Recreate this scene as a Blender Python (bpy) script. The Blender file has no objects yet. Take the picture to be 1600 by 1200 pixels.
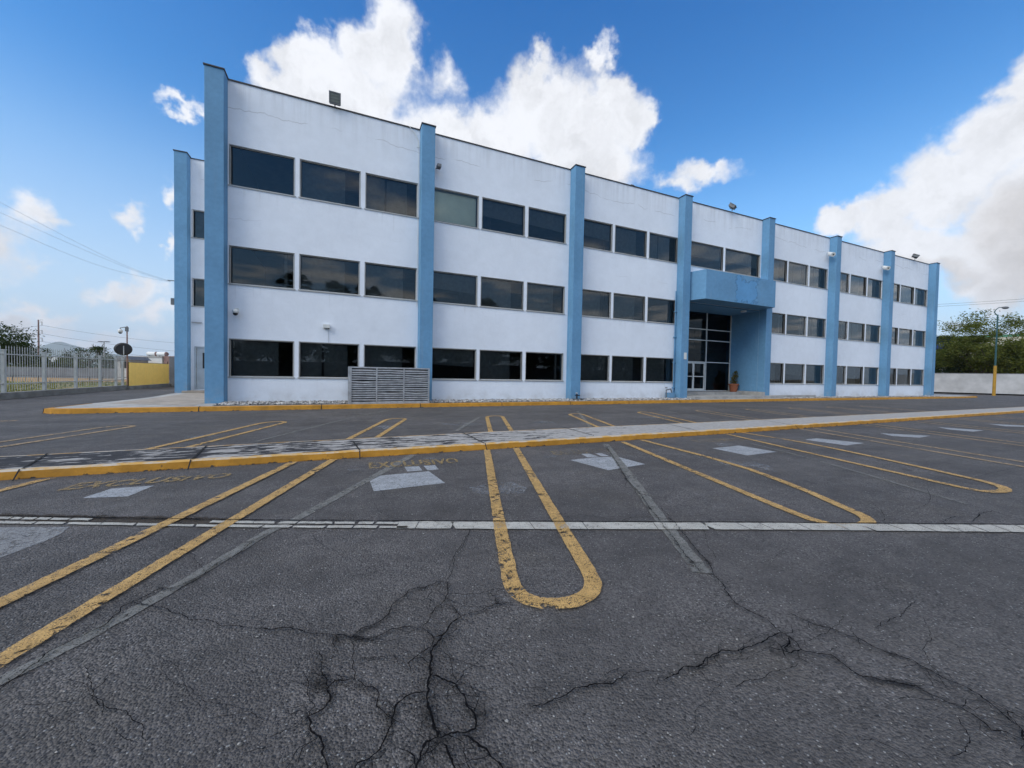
import bpy, math, random
from mathutils import Vector, Matrix, noise as mnoise
random.seed(7)
R_ = math.radians

# ---------------------------------------------------------------- camera
scene = bpy.context.scene
col = scene.collection
F_PX, YAW, PITCH, ROLL, CAM_H = 600.0, 0.404007, -0.024461, 0.018629, 1.28
def cam_axes():
    cy, sy = math.cos(YAW), math.sin(YAW); cp, sp = math.cos(PITCH), math.sin(PITCH)
    fwd = Vector((sy*cp, cy*cp, sp)); right = Vector((cy, -sy, 0)); up = right.cross(fwd)
    cr, sr = math.cos(ROLL), math.sin(ROLL)
    return right*cr + up*sr, up*cr - right*sr, fwd
CR, CU, CF = cam_axes()
cam_data = bpy.data.cameras.new('camera'); cam = bpy.data.objects.new('camera', cam_data); col.objects.link(cam)
cam_data.sensor_fit = 'HORIZONTAL'; cam_data.sensor_width = 36.0; cam_data.lens = 36.0*F_PX/1600.0
cam_data.clip_start = 0.05; cam_data.clip_end = 30000
m = Matrix.Identity(4)
for i in range(3):
    m[i][0], m[i][1], m[i][2] = CR[i], CU[i], -CF[i]
m[2][3] = CAM_H
cam.matrix_world = m
scene.camera = cam
scene.render.resolution_x, scene.render.resolution_y = 1024, 768
scene.view_settings.view_transform = 'Standard'; scene.view_settings.look = 'None'
scene.view_settings.exposure = 0.85; scene.view_settings.gamma = 1.0
scene.cycles.max_bounces = 8; scene.cycles.transparent_max_bounces = 16

def ray(px, py):
    return CR*((px-800)/F_PX) - CU*((py-600)/F_PX) + CF
def g(px, py, z=0.0):
    "where the photograph's point (px, py) lies on the level ground at height z"
    d = ray(px, py); t = (z-CAM_H)/d.z
    return (d.x*t, d.y*t)

# ---------------------------------------------------------------- sun
SUN_AZ, SUN_EL = R_(-112), R_(42)          # azimuth clockwise from +Y
sun_dir = Vector((math.sin(SUN_AZ)*math.cos(SUN_EL), math.cos(SUN_AZ)*math.cos(SUN_EL), math.sin(SUN_EL)))
sd = bpy.data.lights.new('sun', 'SUN'); sd.energy = 1.3; sd.angle = R_(38); sd.color = (1.0, 0.90, 0.78)
so = bpy.data.objects.new('sun', sd); col.objects.link(so)
so.rotation_euler = sun_dir.to_track_quat('Z', 'Y').to_euler(); so.location = (0, 0, 60)

# ---------------------------------------------------------------- node helper
class NT:
    def __init__(s, tree):
        s.t = tree; s.n = tree.nodes; s.l = tree.links
        s.n.clear()
    def node(s, kind, **kw):
        nd = s.n.new(kind)
        for k, v in kw.items(): setattr(nd, k, v)
        return nd
    def put(s, nd, idx, v):
        if v is None: return
        if isinstance(v, bpy.types.NodeSocket): s.l.new(v, nd.inputs[idx])
        else:
            inp = nd.inputs[idx]
            if inp.type == 'RGBA' and isinstance(v, (tuple, list)) and len(v) == 3: v = (*v, 1)
            if inp.type == 'RGBA' and isinstance(v, (int, float)): v = (v, v, v, 1)
            inp.default_value = v
    def math(s, op, a, b=None, c=None, clamp=False):
        nd = s.node('ShaderNodeMath', operation=op, use_clamp=clamp)
        s.put(nd, 0, a); s.put(nd, 1, b); s.put(nd, 2, c); return nd.outputs[0]
    def vmath(s, op, a, b=None, out=0, scale=None):
        nd = s.node('ShaderNodeVectorMath', operation=op)
        s.put(nd, 0, a); s.put(nd, 1, b)
        if scale is not None: s.put(nd, 3, scale)
        return nd.outputs[out]
    def mix(s, f, a, b, blend='MIX'):
        nd = s.node('ShaderNodeMix', data_type='RGBA', blend_type=blend)
        s.put(nd, 0, f); s.put(nd, 6, a); s.put(nd, 7, b); return nd.outputs[2]
    def ramp(s, v, lo, hi, a=0.0, b=1.0, smooth=True):
        nd = s.node('ShaderNodeMapRange', interpolation_type='SMOOTHSTEP' if smooth else 'LINEAR', clamp=True)
        s.put(nd, 0, v); s.put(nd, 1, lo); s.put(nd, 2, hi); s.put(nd, 3, a); s.put(nd, 4, b); return nd.outputs[0]
    def noise(s, vec, scale, detail=4, rough=0.55, out=0, dist=0.0):
        nd = s.node('ShaderNodeTexNoise'); s.put(nd, 'Vector', vec); s.put(nd, 'Scale', scale)
        s.put(nd, 'Detail', detail); s.put(nd, 'Roughness', rough); s.put(nd, 'Distortion', dist); return nd.outputs[out]
    def voro(s, vec, scale, feature='F1', out=0, rnd=1.0):
        nd = s.node('ShaderNodeTexVoronoi', feature=feature); s.put(nd, 'Vector', vec); s.put(nd, 'Scale', scale)
        s.put(nd, 'Randomness', rnd); return nd.outputs[out]
    def scale(s, vec, sc):
        return s.vmath('MULTIPLY', vec, sc)
    def pos(s):
        return s.node('ShaderNodeNewGeometry').outputs['Position']
    def sep(s, v):
        nd = s.node('ShaderNodeSeparateXYZ'); s.put(nd, 0, v); return nd.outputs
    def bump(s, h, strength=0.3, distance=0.01, normal=None):
        nd = s.node('ShaderNodeBump'); s.put(nd, 'Height', h); s.put(nd, 'Strength', strength); s.put(nd, 'Distance', distance)
        if normal is not None: s.put(nd, 'Normal', normal)
        return nd.outputs[0]
    def bsdf(s, color, rough=0.8, spec=0.3, metal=0.0, normal=None):
        nd = s.node('ShaderNodeBsdfPrincipled'); s.put(nd, 'Base Color', color); s.put(nd, 'Roughness', rough)
        s.put(nd, 'Specular IOR Level', spec); s.put(nd, 'Metallic', metal)
        if normal is not None: s.put(nd, 'Normal', normal)
        return nd.outputs[0]
    def out(s, surf):
        o = s.node('ShaderNodeOutputMaterial'); s.l.new(surf, o.inputs['Surface'])
    def alpha(s, surf, a):
        t = s.node('ShaderNodeBsdfTransparent'); mx = s.node('ShaderNodeMixShader')
        s.put(mx, 0, a); s.l.new(t.outputs[0], mx.inputs[1]); s.l.new(surf, mx.inputs[2]); return mx.outputs[0]

def material(name):
    mt = bpy.data.materials.new(name); mt.use_nodes = True
    return mt, NT(mt.node_tree)

# ---------------------------------------------------------------- sky
world = bpy.data.worlds.new('World'); scene.world = world; world.use_nodes = True
def build_sky():
    t = NT(world.node_tree)
    sky = t.node('ShaderNodeTexSky', sky_type='NISHITA', sun_disc=False)
    sky.sun_elevation = SUN_EL; sky.sun_rotation = SUN_AZ; sky.altitude = 500
    sky.air_density = 1.0; sky.dust_density = 0.8; sky.ozone_density = 2.0
    hs = t.node('ShaderNodeHueSaturation'); t.put(hs, 'Saturation', 1.22); t.put(hs, 'Value', 1.0); t.l.new(sky.outputs[0], hs.inputs['Color'])
    d = t.node('ShaderNodeTexCoord').outputs['Generated']
    el = t.sep(d)[2]
    tint = t.mix(t.ramp(el, 0.36, 0.72, smooth=False), (0.86, 1.24, 1.30), (0.22, 0.86, 1.22))
    base = t.vmath('MULTIPLY', hs.outputs[0], tint)
    n1 = t.noise(d, 5.0, 5, 0.6, out=1); n2 = t.noise(d, 22.0, 5, 0.62, out=1)
    o1 = t.vmath('SCALE', t.vmath('SUBTRACT', n1, (0.5, 0.5, 0.5)), scale=0.16)
    o2 = t.vmath('SCALE', t.vmath('SUBTRACT', n2, (0.5, 0.5, 0.5)), scale=0.075)
    dd = t.vmath('ADD', t.vmath('ADD', d, o1), o2)
    # cloud masses, as directions with an angular size (image-plane measurements turned into directions)
    def field(blobs, vec):
        acc = None
        for (cx, cy, rx, ry, rot, w) in blobs:
            c = ray(cx, cy); c.normalize()
            a = R_(rot); ca, sa = math.cos(a), math.sin(a)
            e1 = ray(cx+rx*ca, cy+rx*sa).normalized() - c; e2 = ray(cx-ry*sa, cy+ry*ca).normalized() - c
            n1_ = e1.length; n2_ = e2.length
            u = e1/(n1_*n1_); e2 = e2 - u.normalized()*e2.dot(u.normalized()); v = e2/(e2.length*n2_)
            du = t.vmath('DOT_PRODUCT', vec, tuple(u), out=1); du = t.math('SUBTRACT', du, c.dot(u))
            dv = t.vmath('DOT_PRODUCT', vec, tuple(v), out=1); dv = t.math('SUBTRACT', dv, c.dot(v))
            r2 = t.math('MULTIPLY_ADD', du, du, t.math('MULTIPLY', dv, dv))
            f = t.math('MULTIPLY_ADD', t.math('SQRT', r2), -w, w)
            acc = f if acc is None else t.math('SMOOTH_MAX', acc, f, 0.25)
        fr = t.vmath('DOT_PRODUCT', vec, tuple(CF), out=1)      # only the half of the sky they stand in
        return t.math('MULTIPLY', acc, t.ramp(fr, 0.05, 0.2))
    A = [(600,70,62,95,8,1),(500,110,90,60,-20,1),(430,180,70,50,0,1),(555,160,120,90,0,1),(470,150,80,62,0,1),(640,240,120,90,0,1),(425,125,42,38,0,.8),(598,15,28,45,0,.7),(560,80,60,60,0,1),
         (690,130,40,45,0,.5),(700,215,60,60,0,.9),
         (830,165,80,75,0,1),(775,225,90,80,0,1),(900,200,110,90,0,1),(965,190,60,72,0,1),(925,95,42,26,-42,.8),(950,150,60,45,0,1),(925,265,110,60,0,1),(995,205,36,66,0,.9),(830,110,30,30,0,.7),
         (1095,276,78,24,-8,.62),(1130,262,40,16,-30,.5),(1055,294,44,18,0,.55),
         (1605,160,75,95,0,1),(1560,215,90,80,-30,1),(1490,270,140,80,-35,1),(1400,325,120,58,-25,1),(1318,345,62,34,-20,1),(1560,370,200,75,0,1),(1690,280,150,200,0,1),(1600,300,120,120,0,1),(1570,420,150,60,0,1),(1450,365,110,60,0,1),(1430,385,150,34,0,.9)]
    B = [(285,183,36,15,0,.8),(185,333,34,20,0,.75),(205,362,34,14,55,.65),(12,335,60,44,0,1),(50,352,40,18,20,.7),(268,320,26,26,0,.9),(266,385,14,22,0,.9),(185,446,80,24,0,1),(235,455,55,30,0,1),
         (255,485,50,20,0,.9),(60,477,90,18,4,.8),(10,495,70,24,0,.8),(20,405,50,10,3,.5),(60,560,160,16,0,.5),(120,520,200,18,0,.7),(30,500,120,22,0,.8),(-40,380,90,60,0,.8),(1590,478,40,10,0,.35),(1480,500,40,16,-10,.5),(1570,520,60,24,0,.5),(1040,560,60,10,0,.5)]
    f = t.math('MAXIMUM', t.math('MULTIPLY', field(A, dd), 1.45), field(B, dd))
    fine = t.math('SUBTRACT', t.noise(d, 38.0, 6, 0.65), 0.5)
    mid = t.math('SUBTRACT', t.noise(d, 9.0, 5, 0.6), 0.5)
    dens = t.math('ADD', f, t.math('ADD', t.math('MULTIPLY', fine, 0.55), t.math('MULTIPLY', mid, 0.45)))
    mask = t.ramp(dens, 0.0, 0.78)
    # broken cumulus over the rest of the sky, behind the viewer
    fr = t.vmath('DOT_PRODUCT', d, tuple(CF), out=1)
    sc = t.sep(d)
    dz = t.math('MAXIMUM', sc[2], 0.06)
    cmb = t.node('ShaderNodeCombineXYZ'); t.put(cmb, 0, t.math('DIVIDE', sc[0], dz)); t.put(cmb, 1, t.math('DIVIDE', sc[1], dz))
    back = t.ramp(t.noise(cmb.outputs[0], 0.75, 6, 0.58), 0.47, 0.62)
    back = t.math('MULTIPLY', back, t.ramp(fr, 0.30, 0.05)); back = t.math('MULTIPLY', back, t.ramp(sc[2], 0.0, 0.1))
    mask = t.math('MAXIMUM', mask, back)
    # shading of the clouds: thin edges bright, thick bases grey
    G = [(1640,400,190,110,0,1),(1600,330,130,90,-25,.8),(1480,410,140,34,0,.9),(560,230,110,60,0,.35),(830,270,90,50,0,.3),(960,280,60,40,0,.35),(180,465,80,14,0,.5),(40,500,80,14,0,.5)]
    grey = t.ramp(t.math('ADD', field(G, dd), t.math('MULTIPLY', mid, 0.5)), 0.0, 0.8)
    puff = t.ramp(t.math('ADD', t.math('MULTIPLY', t.noise(dd, 6.0, 6, 0.6), 0.6), t.math('MULTIPLY', t.noise(dd, 17.0, 5, 0.6), 0.4)), 0.36, 0.60)
    shade = t.math('MULTIPLY_ADD', puff, 0.20, 0.82)
    shade = t.math('MULTIPLY', shade, t.math('MULTIPLY_ADD', grey, -0.23, 1.0))
    ccol = t.mix(grey, (0.93, 0.95, 1.0), (0.98, 0.96, 0.97))
    lit = t.math('MULTIPLY_ADD', t.ramp(fr, 0.30, 0.0), 0.9, 1.0)          # unseen clouds behind the viewer, brightened to light walls and ground
    ccol = t.mix(t.ramp(fr, 0.30, 0.0), ccol, (1.0, 0.965, 0.93))
    ccol = t.vmath('SCALE', ccol, scale=t.math('MULTIPLY', t.math('MULTIPLY', shade, lit), SKY_CLOUD))
    # pale haze towards the horizon and the sun's side
    hz = t.ramp(sc[2], 0.52, 0.0)
    side = t.ramp(t.vmath('DOT_PRODUCT', d, (-0.78, 0.62, 0), out=1), 0.1, 0.95)
    hz = t.math('MULTIPLY', hz, t.math('MULTIPLY_ADD', side, 0.55, 0.38))
    hz = t.math('MAXIMUM', hz, t.ramp(sc[2], 0.36, 0.02, 0.0, 0.95))
    skyc = t.mix(hz, base, tuple(v*SKY_CLOUD for v in (0.62, 0.74, 0.90)))
    colr = t.mix(mask, skyc, ccol)
    bg = t.node('ShaderNodeBackground'); t.put(bg, 0, colr); t.put(bg, 1, SKY_STRENGTH)
    o = t.node('ShaderNodeOutputWorld'); t.l.new(bg.outputs[0], o.inputs['Surface'])
SKY_STRENGTH = 0.1
SKY_CLOUD = 5.7
build_sky()
world.cycles.sampling_method = 'MANUAL'; world.cycles.sample_map_resolution = 512

# ---------------------------------------------------------------- mesh helper
class MB:
    def __init__(s): s.v = []; s.f = []; s.uv = []
    def quad(s, *p):
        n = len(s.v); s.v += [tuple(q) for q in p]; s.f.append(tuple(range(n, n+len(p)))); return s
    def box(s, x0, x1, y0, y1, z0, z1):
        n = len(s.v)
        s.v += [(x0,y0,z0),(x1,y0,z0),(x1,y1,z0),(x0,y1,z0),(x0,y0,z1),(x1,y0,z1),(x1,y1,z1),(x0,y1,z1)]
        s.f += [tuple(n+i for i in q) for q in ((0,3,2,1),(4,5,6,7),(0,1,5,4),(1,2,6,5),(2,3,7,6),(3,0,4,7))]; return s
    def prism(s, poly, z0, z1):
        n = len(s.v); k = len(poly)
        s.v += [(x, y, z0) for x, y in poly] + [(x, y, z1) for x, y in poly]
        s.f.append(tuple(n+i for i in reversed(range(k)))); s.f.append(tuple(n+k+i for i in range(k)))
        s.f += [(n+i, n+(i+1) % k, n+k+(i+1) % k, n+k+i) for i in range(k)]; return s
    def cyl(s, p0, p1, r0, r1=None, n=10, cap=True):
        r1 = r0 if r1 is None else r1
        p0, p1 = Vector(p0), Vector(p1); d = (p1-p0).normalized()
        a = d.orthogonal().normalized(); b = d.cross(a); k = len(s.v)
        for p, r in ((p0, r0), (p1, r1)):
            for i in range(n):
                t = 2*math.pi*i/n; s.v.append(tuple(p + a*(r*math.cos(t)) + b*(r*math.sin(t))))
        s.f += [(k+i, k+(i+1) % n, k+n+(i+1) % n, k+n+i) for i in range(n)]
        if cap: s.f.append(tuple(k+i for i in reversed(range(n)))); s.f.append(tuple(k+n+i for i in range(n)))
        return s
    def tube(s, pts, r, n=8, r1=None):
        m_ = len(pts)-1
        for i in range(m_):
            ra = r if r1 is None else r + (r1-r)*i/m_; rb = r if r1 is None else r + (r1-r)*(i+1)/m_
            s.cyl(pts[i], pts[i+1], ra, rb, n)
        return s
    def sphere(s, c, r, sq=(1,1,1), nu=12, nv=8):
        k = len(s.v)
        for j in range(nv+1):
            ph = math.pi*j/nv
            for i in range(nu):
                th = 2*math.pi*i/nu
                s.v.append((c[0]+r*sq[0]*math.sin(ph)*math.cos(th), c[1]+r*sq[1]*math.sin(ph)*math.sin(th), c[2]+r*sq[2]*math.cos(ph)))
        for j in range(nv):
            for i in range(nu):
                s.f.append((k+j*nu+i, k+(j+1)*nu+i, k+(j+1)*nu+(i+1) % nu, k+j*nu+(i+1) % nu))
        return s
    def mesh(s, name, mat=None, loc=(0,0,0), smooth=False):
        me = bpy.data.meshes.new(name)
        me.from_pydata([(x-loc[0], y-loc[1], z-loc[2]) for x, y, z in s.v], [], s.f)
        if mat: me.materials.append(mat)
        if s.uv and len(s.uv) == len(s.v):
            uvl = me.uv_layers.new(name='UVMap')
            for lp in me.loops: uvl.data[lp.index].uv = s.uv[lp.vertex_index]
        if smooth:
            for p in me.polygons: p.use_smooth = True
        me.update(); return me
    def build(s, name, mat, parent=None, loc=None, smooth=False, bevel=0):
        if parent is not None: base = wloc(parent)
        else: base = Vector(loc) if loc is not None else Vector((0,0,0))
        o = bpy.data.objects.new(name, s.mesh(name, mat, base, smooth)); col.objects.link(o)
        if parent is not None: o.parent = parent
        else: o.location = base
        if bevel:
            b = o.modifiers.new('bevel', 'BEVEL'); b.width = bevel; b.segments = 2; b.limit_method = 'ANGLE'
        return o
def wloc(o):
    v = Vector(o.location)
    while o.parent: o = o.parent; v += o.location
    return v
def tag(o, label=None, cat=None, group=None, kind=None):
    if label: o['label'] = label
    if cat: o['category'] = cat
    if group: o['group'] = group
    if kind: o['kind'] = kind
    return o
def thing(name, label, cat, loc=(0,0,0), group=None):
    o = bpy.data.objects.new(name, None); col.objects.link(o); o.location = loc; o.empty_display_size = 0.3
    return tag(o, label, cat, group)
def copy_tree(o, parent=None):
    c = o.copy(); col.objects.link(c); c.parent = parent
    for ch in list(o.children): copy_tree(ch, c)
    return c

# ---------------------------------------------------------------- materials
M = {}
def simple(name, color, rough=0.7, spec=0.3, metal=0.0, var=0.15, scale=3.0, bump=0.0):
    mt, t = material(name); p = t.pos()
    n = t.noise(p, scale, 5, 0.6)
    c = t.mix(1.0, color, t.ramp(n, 0.2, 0.8, 1-var, 1+var), 'MULTIPLY')
    nrm = t.bump(t.noise(p, scale*8, 3), bump, 0.01) if bump else None
    t.out(t.bsdf(c, rough, spec, metal, nrm)); M[name] = mt; return mt

def asphalt(t, p, tint=(1,1,1)):
    cell = t.node('ShaderNodeTexVoronoi', feature='F1'); t.put(cell, 'Vector', p); t.put(cell, 'Scale', 105.0)
    rnd = t.sep(cell.outputs['Color'])
    stone = t.ramp(rnd[0], 0.0, 1.0, 0.52, 1.42, False)
    pale = t.math('MULTIPLY', t.ramp(rnd[1], 0.955, 0.985), t.ramp(cell.outputs['Distance'], 0.62, 0.3))
    hole = t.math('MULTIPLY', t.ramp(rnd[2], 0.93, 0.97), t.ramp(cell.outputs['Distance'], 0.7, 0.3))
    grit = t.ramp(t.noise(p, 260.0, 2, 0.6), 0.25, 0.75, 0.75, 1.25)
    mid = t.ramp(t.noise(p, 4.0, 6, 0.68), 0.25, 0.75, 0.80, 1.20)
    big = t.ramp(t.noise(p, 0.55, 6, 0.65), 0.3, 0.7, 0.78, 1.20)
    # faint tyre-polished streaks along the aisles
    st = t.ramp(t.noise(t.scale(p, (0.12, 1.6, 1)), 1.0, 4, 0.6), 0.3, 0.7, 0.88, 1.12)
    amt = t.ramp(t.noise(p, 1.1, 4, 0.6), 0.35, 0.65, 0.55, 1.15)
    stone = t.math('MULTIPLY_ADD', t.math('SUBTRACT', stone, 1.0), amt, 1.0)
    k = t.math('MULTIPLY', t.math('MULTIPLY', stone, grit), t.math('MULTIPLY', mid, t.math('MULTIPLY', big, st)))
    base = tuple(ASPHALT*v for v in (1.10*tint[0], 1.02*tint[1], 0.97*tint[2]))
    c = t.vmath('SCALE', base, scale=k)
    warm = t.ramp(t.noise(p, 1.3, 3, 0.5), 0.5, 0.75)
    c = t.mix(t.math('MULTIPLY', warm, 0.35), c, t.vmath('MULTIPLY', c, (1.08, 1.02, 0.86)))
    c = t.mix(t.math('MULTIPLY', pale, 0.75), c, (0.32, 0.32, 0.31))
    c = t.mix(t.math('MULTIPLY', hole, 0.7), c, (0.012, 0.012, 0.013))
    # oil spots
    oil = t.ramp(t.noise(p, 2.2, 2, 0.5), 0.70, 0.78)
    c = t.mix(t.math('MULTIPLY', oil, 0.45), c, (0.02, 0.02, 0.02))
    h = t.math('ADD', t.math('MULTIPLY', cell.outputs['Distance'], -1.0), t.math('MULTIPLY', t.noise(p, 40.0, 4, 0.6), 1.2))
    nrm = t.bump(h, 1.0, 0.008)
    return c, nrm
ASPHALT = 0.081
def m_asphalt():
    mt, t = material('asphalt'); c, n = asphalt(t, t.pos()); t.out(t.bsdf(c, 0.78, 0.35, 0, n)); M['asphalt'] = mt
m_asphalt()

def m_paint(name, color, wear=0.62, soft=0.06, chips=0.5, rough=0.7, crackle=0.0, fade=0.0):
    "worn road paint: bare asphalt shows through chips and pits"
    mt, t = material(name); p = t.pos()
    n = t.noise(p, 16.0, 6, 0.7); big = t.noise(p, 1.7, 3, 0.5)
    pits = t.voro(p, 105.0); pr = t.noise(p, 150.0, 2, 0.5)
    a = t.ramp(t.math('ADD', n, t.math('MULTIPLY', t.math('SUBTRACT', big, 0.5), 0.62)), wear+soft, wear-soft)
    fine = t.ramp(t.math('ADD', pr, t.math('MULTIPLY', t.noise(p, 34.0, 3), 0.5)), 0.98-chips*0.15, 0.86-chips*0.15)
    a = t.math('MULTIPLY', a, fine)
    if crackle:
        ck = t.voro(t.vmath('ADD', p, t.vmath('SCALE', t.noise(p, 8.0, 2, out=1), scale=0.05)), crackle, 'DISTANCE_TO_EDGE')
        a = t.math('MULTIPLY', a, t.ramp(ck, 0.01, 0.045))
    if fade: a = t.math('MULTIPLY', a, 1-fade)
    v = t.ramp(t.noise(p, 7.0, 5, 0.6), 0.25, 0.75, 0.8, 1.14)
    g_ = t.ramp(t.noise(p, 190.0, 2), 0.3, 0.7, 0.85, 1.1)
    c = t.mix(1.0, color, t.math('MULTIPLY', v, g_), 'MULTIPLY')
    nrm = t.bump(t.math('ADD', t.math('MULTIPLY', pits, -1.0), t.noise(p, 40.0, 3)), 0.5, 0.005)
    t.out(t.alpha(t.bsdf(c, rough, 0.3, 0, nrm), a)); M[name] = mt; return mt
m_paint('yellow_paint', (0.47, 0.295, 0.105), 0.61, 0.05)
m_paint('yellow_paint_old', (0.40, 0.28, 0.145), 0.60, 0.08, 0.7)
m_paint('yellow_text', (0.36, 0.25, 0.10), 0.545, 0.07, 0.7, fade=0.22)
m_paint('yellow_text_faint', (0.34, 0.26, 0.14), 0.52, 0.10, 0.8, fade=0.35)
m_paint('cover_paint', (0.33, 0.345, 0.355), 0.72, 0.10, 0.25, fade=0.08)
m_paint('cover_paint_thin', (0.26, 0.27, 0.28), 0.50, 0.12, 0.7, fade=0.35)
m_paint('white_strip', (0.43, 0.415, 0.365), 0.74, 0.08, 0.15, fade=0.06)
m_paint('seam_fill', (0.17, 0.168, 0.155), 0.66, 0.12, 0.45, rough=0.9)
m_paint('patch_fill', (0.25, 0.255, 0.255), 0.60, 0.09, 0.4, rough=0.9, fade=0.1)
m_paint('pit_dirt', (0.055, 0.045, 0.035), 0.66, 0.12, 0.6, rough=0.95)

def m_crack():
    mt, t = material('crack_dark'); p = t.pos()
    uv = t.node('ShaderNodeUVMap'); uv.uv_map = 'UVMap'
    v = t.math('ABSOLUTE', t.math('SUBTRACT', t.sep(uv.outputs[0])[1], 0.5))
    a = t.ramp(t.math('ADD', t.math('MULTIPLY', v, 2), t.math('MULTIPLY', t.math('SUBTRACT', t.noise(p, 60.0, 4, 0.7), 0.5), 1.3)), 0.95, 0.55)
    t.out(t.alpha(t.bsdf((0.008, 0.008, 0.009), 1.0, 0.0), a)); M['crack'] = mt
    mt, t = material('crack_dirt'); p = t.pos()
    uv = t.node('ShaderNodeUVMap'); uv.uv_map = 'UVMap'
    v = t.math('ABSOLUTE', t.math('SUBTRACT', t.sep(uv.outputs[0])[1], 0.5))
    blot = t.ramp(t.noise(p, 4.0, 5, 0.65), 0.48, 0.68)
    a = t.math('MULTIPLY', t.ramp(v, 0.5, 0.02), t.math('MULTIPLY_ADD', blot, 0.66, 0.12))
    a = t.math('MULTIPLY', a, t.ramp(t.noise(p, 70.0, 3, 0.7), 0.25, 0.6))
    t.out(t.alpha(t.bsdf((0.014, 0.0135, 0.013), 1.0, 0.0), a)); M['crack_dirt'] = mt
m_crack()

def m_median():
    "concrete top of the island: pale slab under a flaking black coat that is almost gone towards the right"
    mt, t = material('median_top'); p = t.pos(); s = t.sep(p)
    q = t.scale(p, (1.4, 5.5, 1)); n = t.noise(q, 1.6, 6, 0.62, dist=0.6); n2 = t.noise(t.scale(p, (4, 16, 1)), 1.5, 4, 0.65)
    worn = t.ramp(s[0], -4.5, 12, 0.40, 0.75, False)
    v = t.math('ADD', n, t.math('MULTIPLY', t.math('SUBTRACT', n2, 0.5), 0.28))
    a = t.ramp(t.math('SUBTRACT', v, worn), -0.012, 0.02)
    conc = t.mix(1.0, (0.335, 0.322, 0.30), t.ramp(t.noise(p, 9.0, 6, 0.65), 0.25, 0.75, 0.78, 1.12), 'MULTIPLY')
    c = t.mix(a, conc, t.mix(1.0, (0.028, 0.027, 0.028), t.ramp(n2, 0.3, 0.7, 0.7, 1.6), 'MULTIPLY'))
    t.out(t.bsdf(c, 0.85, 0.25, 0, t.bump(t.math('ADD', t.noise(p, 60.0, 4), t.math('MULTIPLY', a, 0.8)), 0.5, 0.006))); M['median_top'] = mt
    mt, t = material('kerb_yellow'); p = t.pos(); s = t.sep(p)
    n = t.noise(p, 9.0, 6, 0.68); low = t.ramp(s[2], 0.0, 0.035, 0.15, 0.0)
    chip = t.ramp(t.math('ADD', n, low), 0.66, 0.72)
    y = t.mix(1.0, (0.50, 0.24, 0.028), t.ramp(t.noise(p, 3.0, 5, 0.65), 0.25, 0.75, 0.68, 1.12), 'MULTIPLY')
    grime = t.ramp(t.noise(t.scale(p, (3, 3, 12)), 1.0, 4, 0.6), 0.55, 0.75, 0, 0.35)
    y = t.mix(grime, y, (0.20, 0.12, 0.04))
    c = t.mix(chip, y, (0.05, 0.045, 0.04))
    t.out(t.bsdf(c, 0.7, 0.3, 0, t.bump(t.noise(p, 22.0, 5, 0.6), 0.6, 0.012))); M['kerb_yellow'] = mt
    mt, t = material('kerb_top'); p = t.pos()
    n = t.ramp(t.noise(p, 6.0, 6, 0.65), 0.42, 0.60)
    c = t.mix(n, (0.52, 0.30, 0.075), (0.46, 0.40, 0.31))
    t.out(t.bsdf(c, 0.75, 0.3, 0, t.bump(t.noise(p, 30.0, 4), 0.5, 0.008))); M['kerb_top'] = mt
m_median()
simple('concrete', (0.34, 0.33, 0.31), 0.85, 0.25, var=0.22, scale=2.4, bump=0.4)
simple('concrete_warm', (0.30, 0.265, 0.225), 0.85, 0.25, var=0.25, scale=3.0, bump=0.4)
simple('concrete_dark', (0.17, 0.17, 0.165), 0.88, 0.25, var=0.3, scale=2.0, bump=0.4)
simple('groove', (0.03, 0.03, 0.03), 0.95, 0.1)
simple('shadow_line', (0.012, 0.012, 0.013), 0.95, 0.05)

# ---------------------------------------------------------------- ground, painted marks, cracks
ZS = dict(patch=0.003, seam=0.005, strip=0.012, line=0.009, crack=0.015)
land = MB().quad((-9000,-3000,-0.06), (9000,-3000,-0.06), (9000,9000,-0.06), (-9000,9000,-0.06))
simple('earth', (0.20, 0.165, 0.105), 0.95, 0.1, var=0.35, scale=0.25)
tag(land.build('ground', M['earth']), kind='structure')
lot = MB().quad((-12.0,-30,0), (78,-30,0), (78,70,0), (-12.0,70,0)).build('parking_lot', M['asphalt']); tag(lot, kind='structure')

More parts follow.
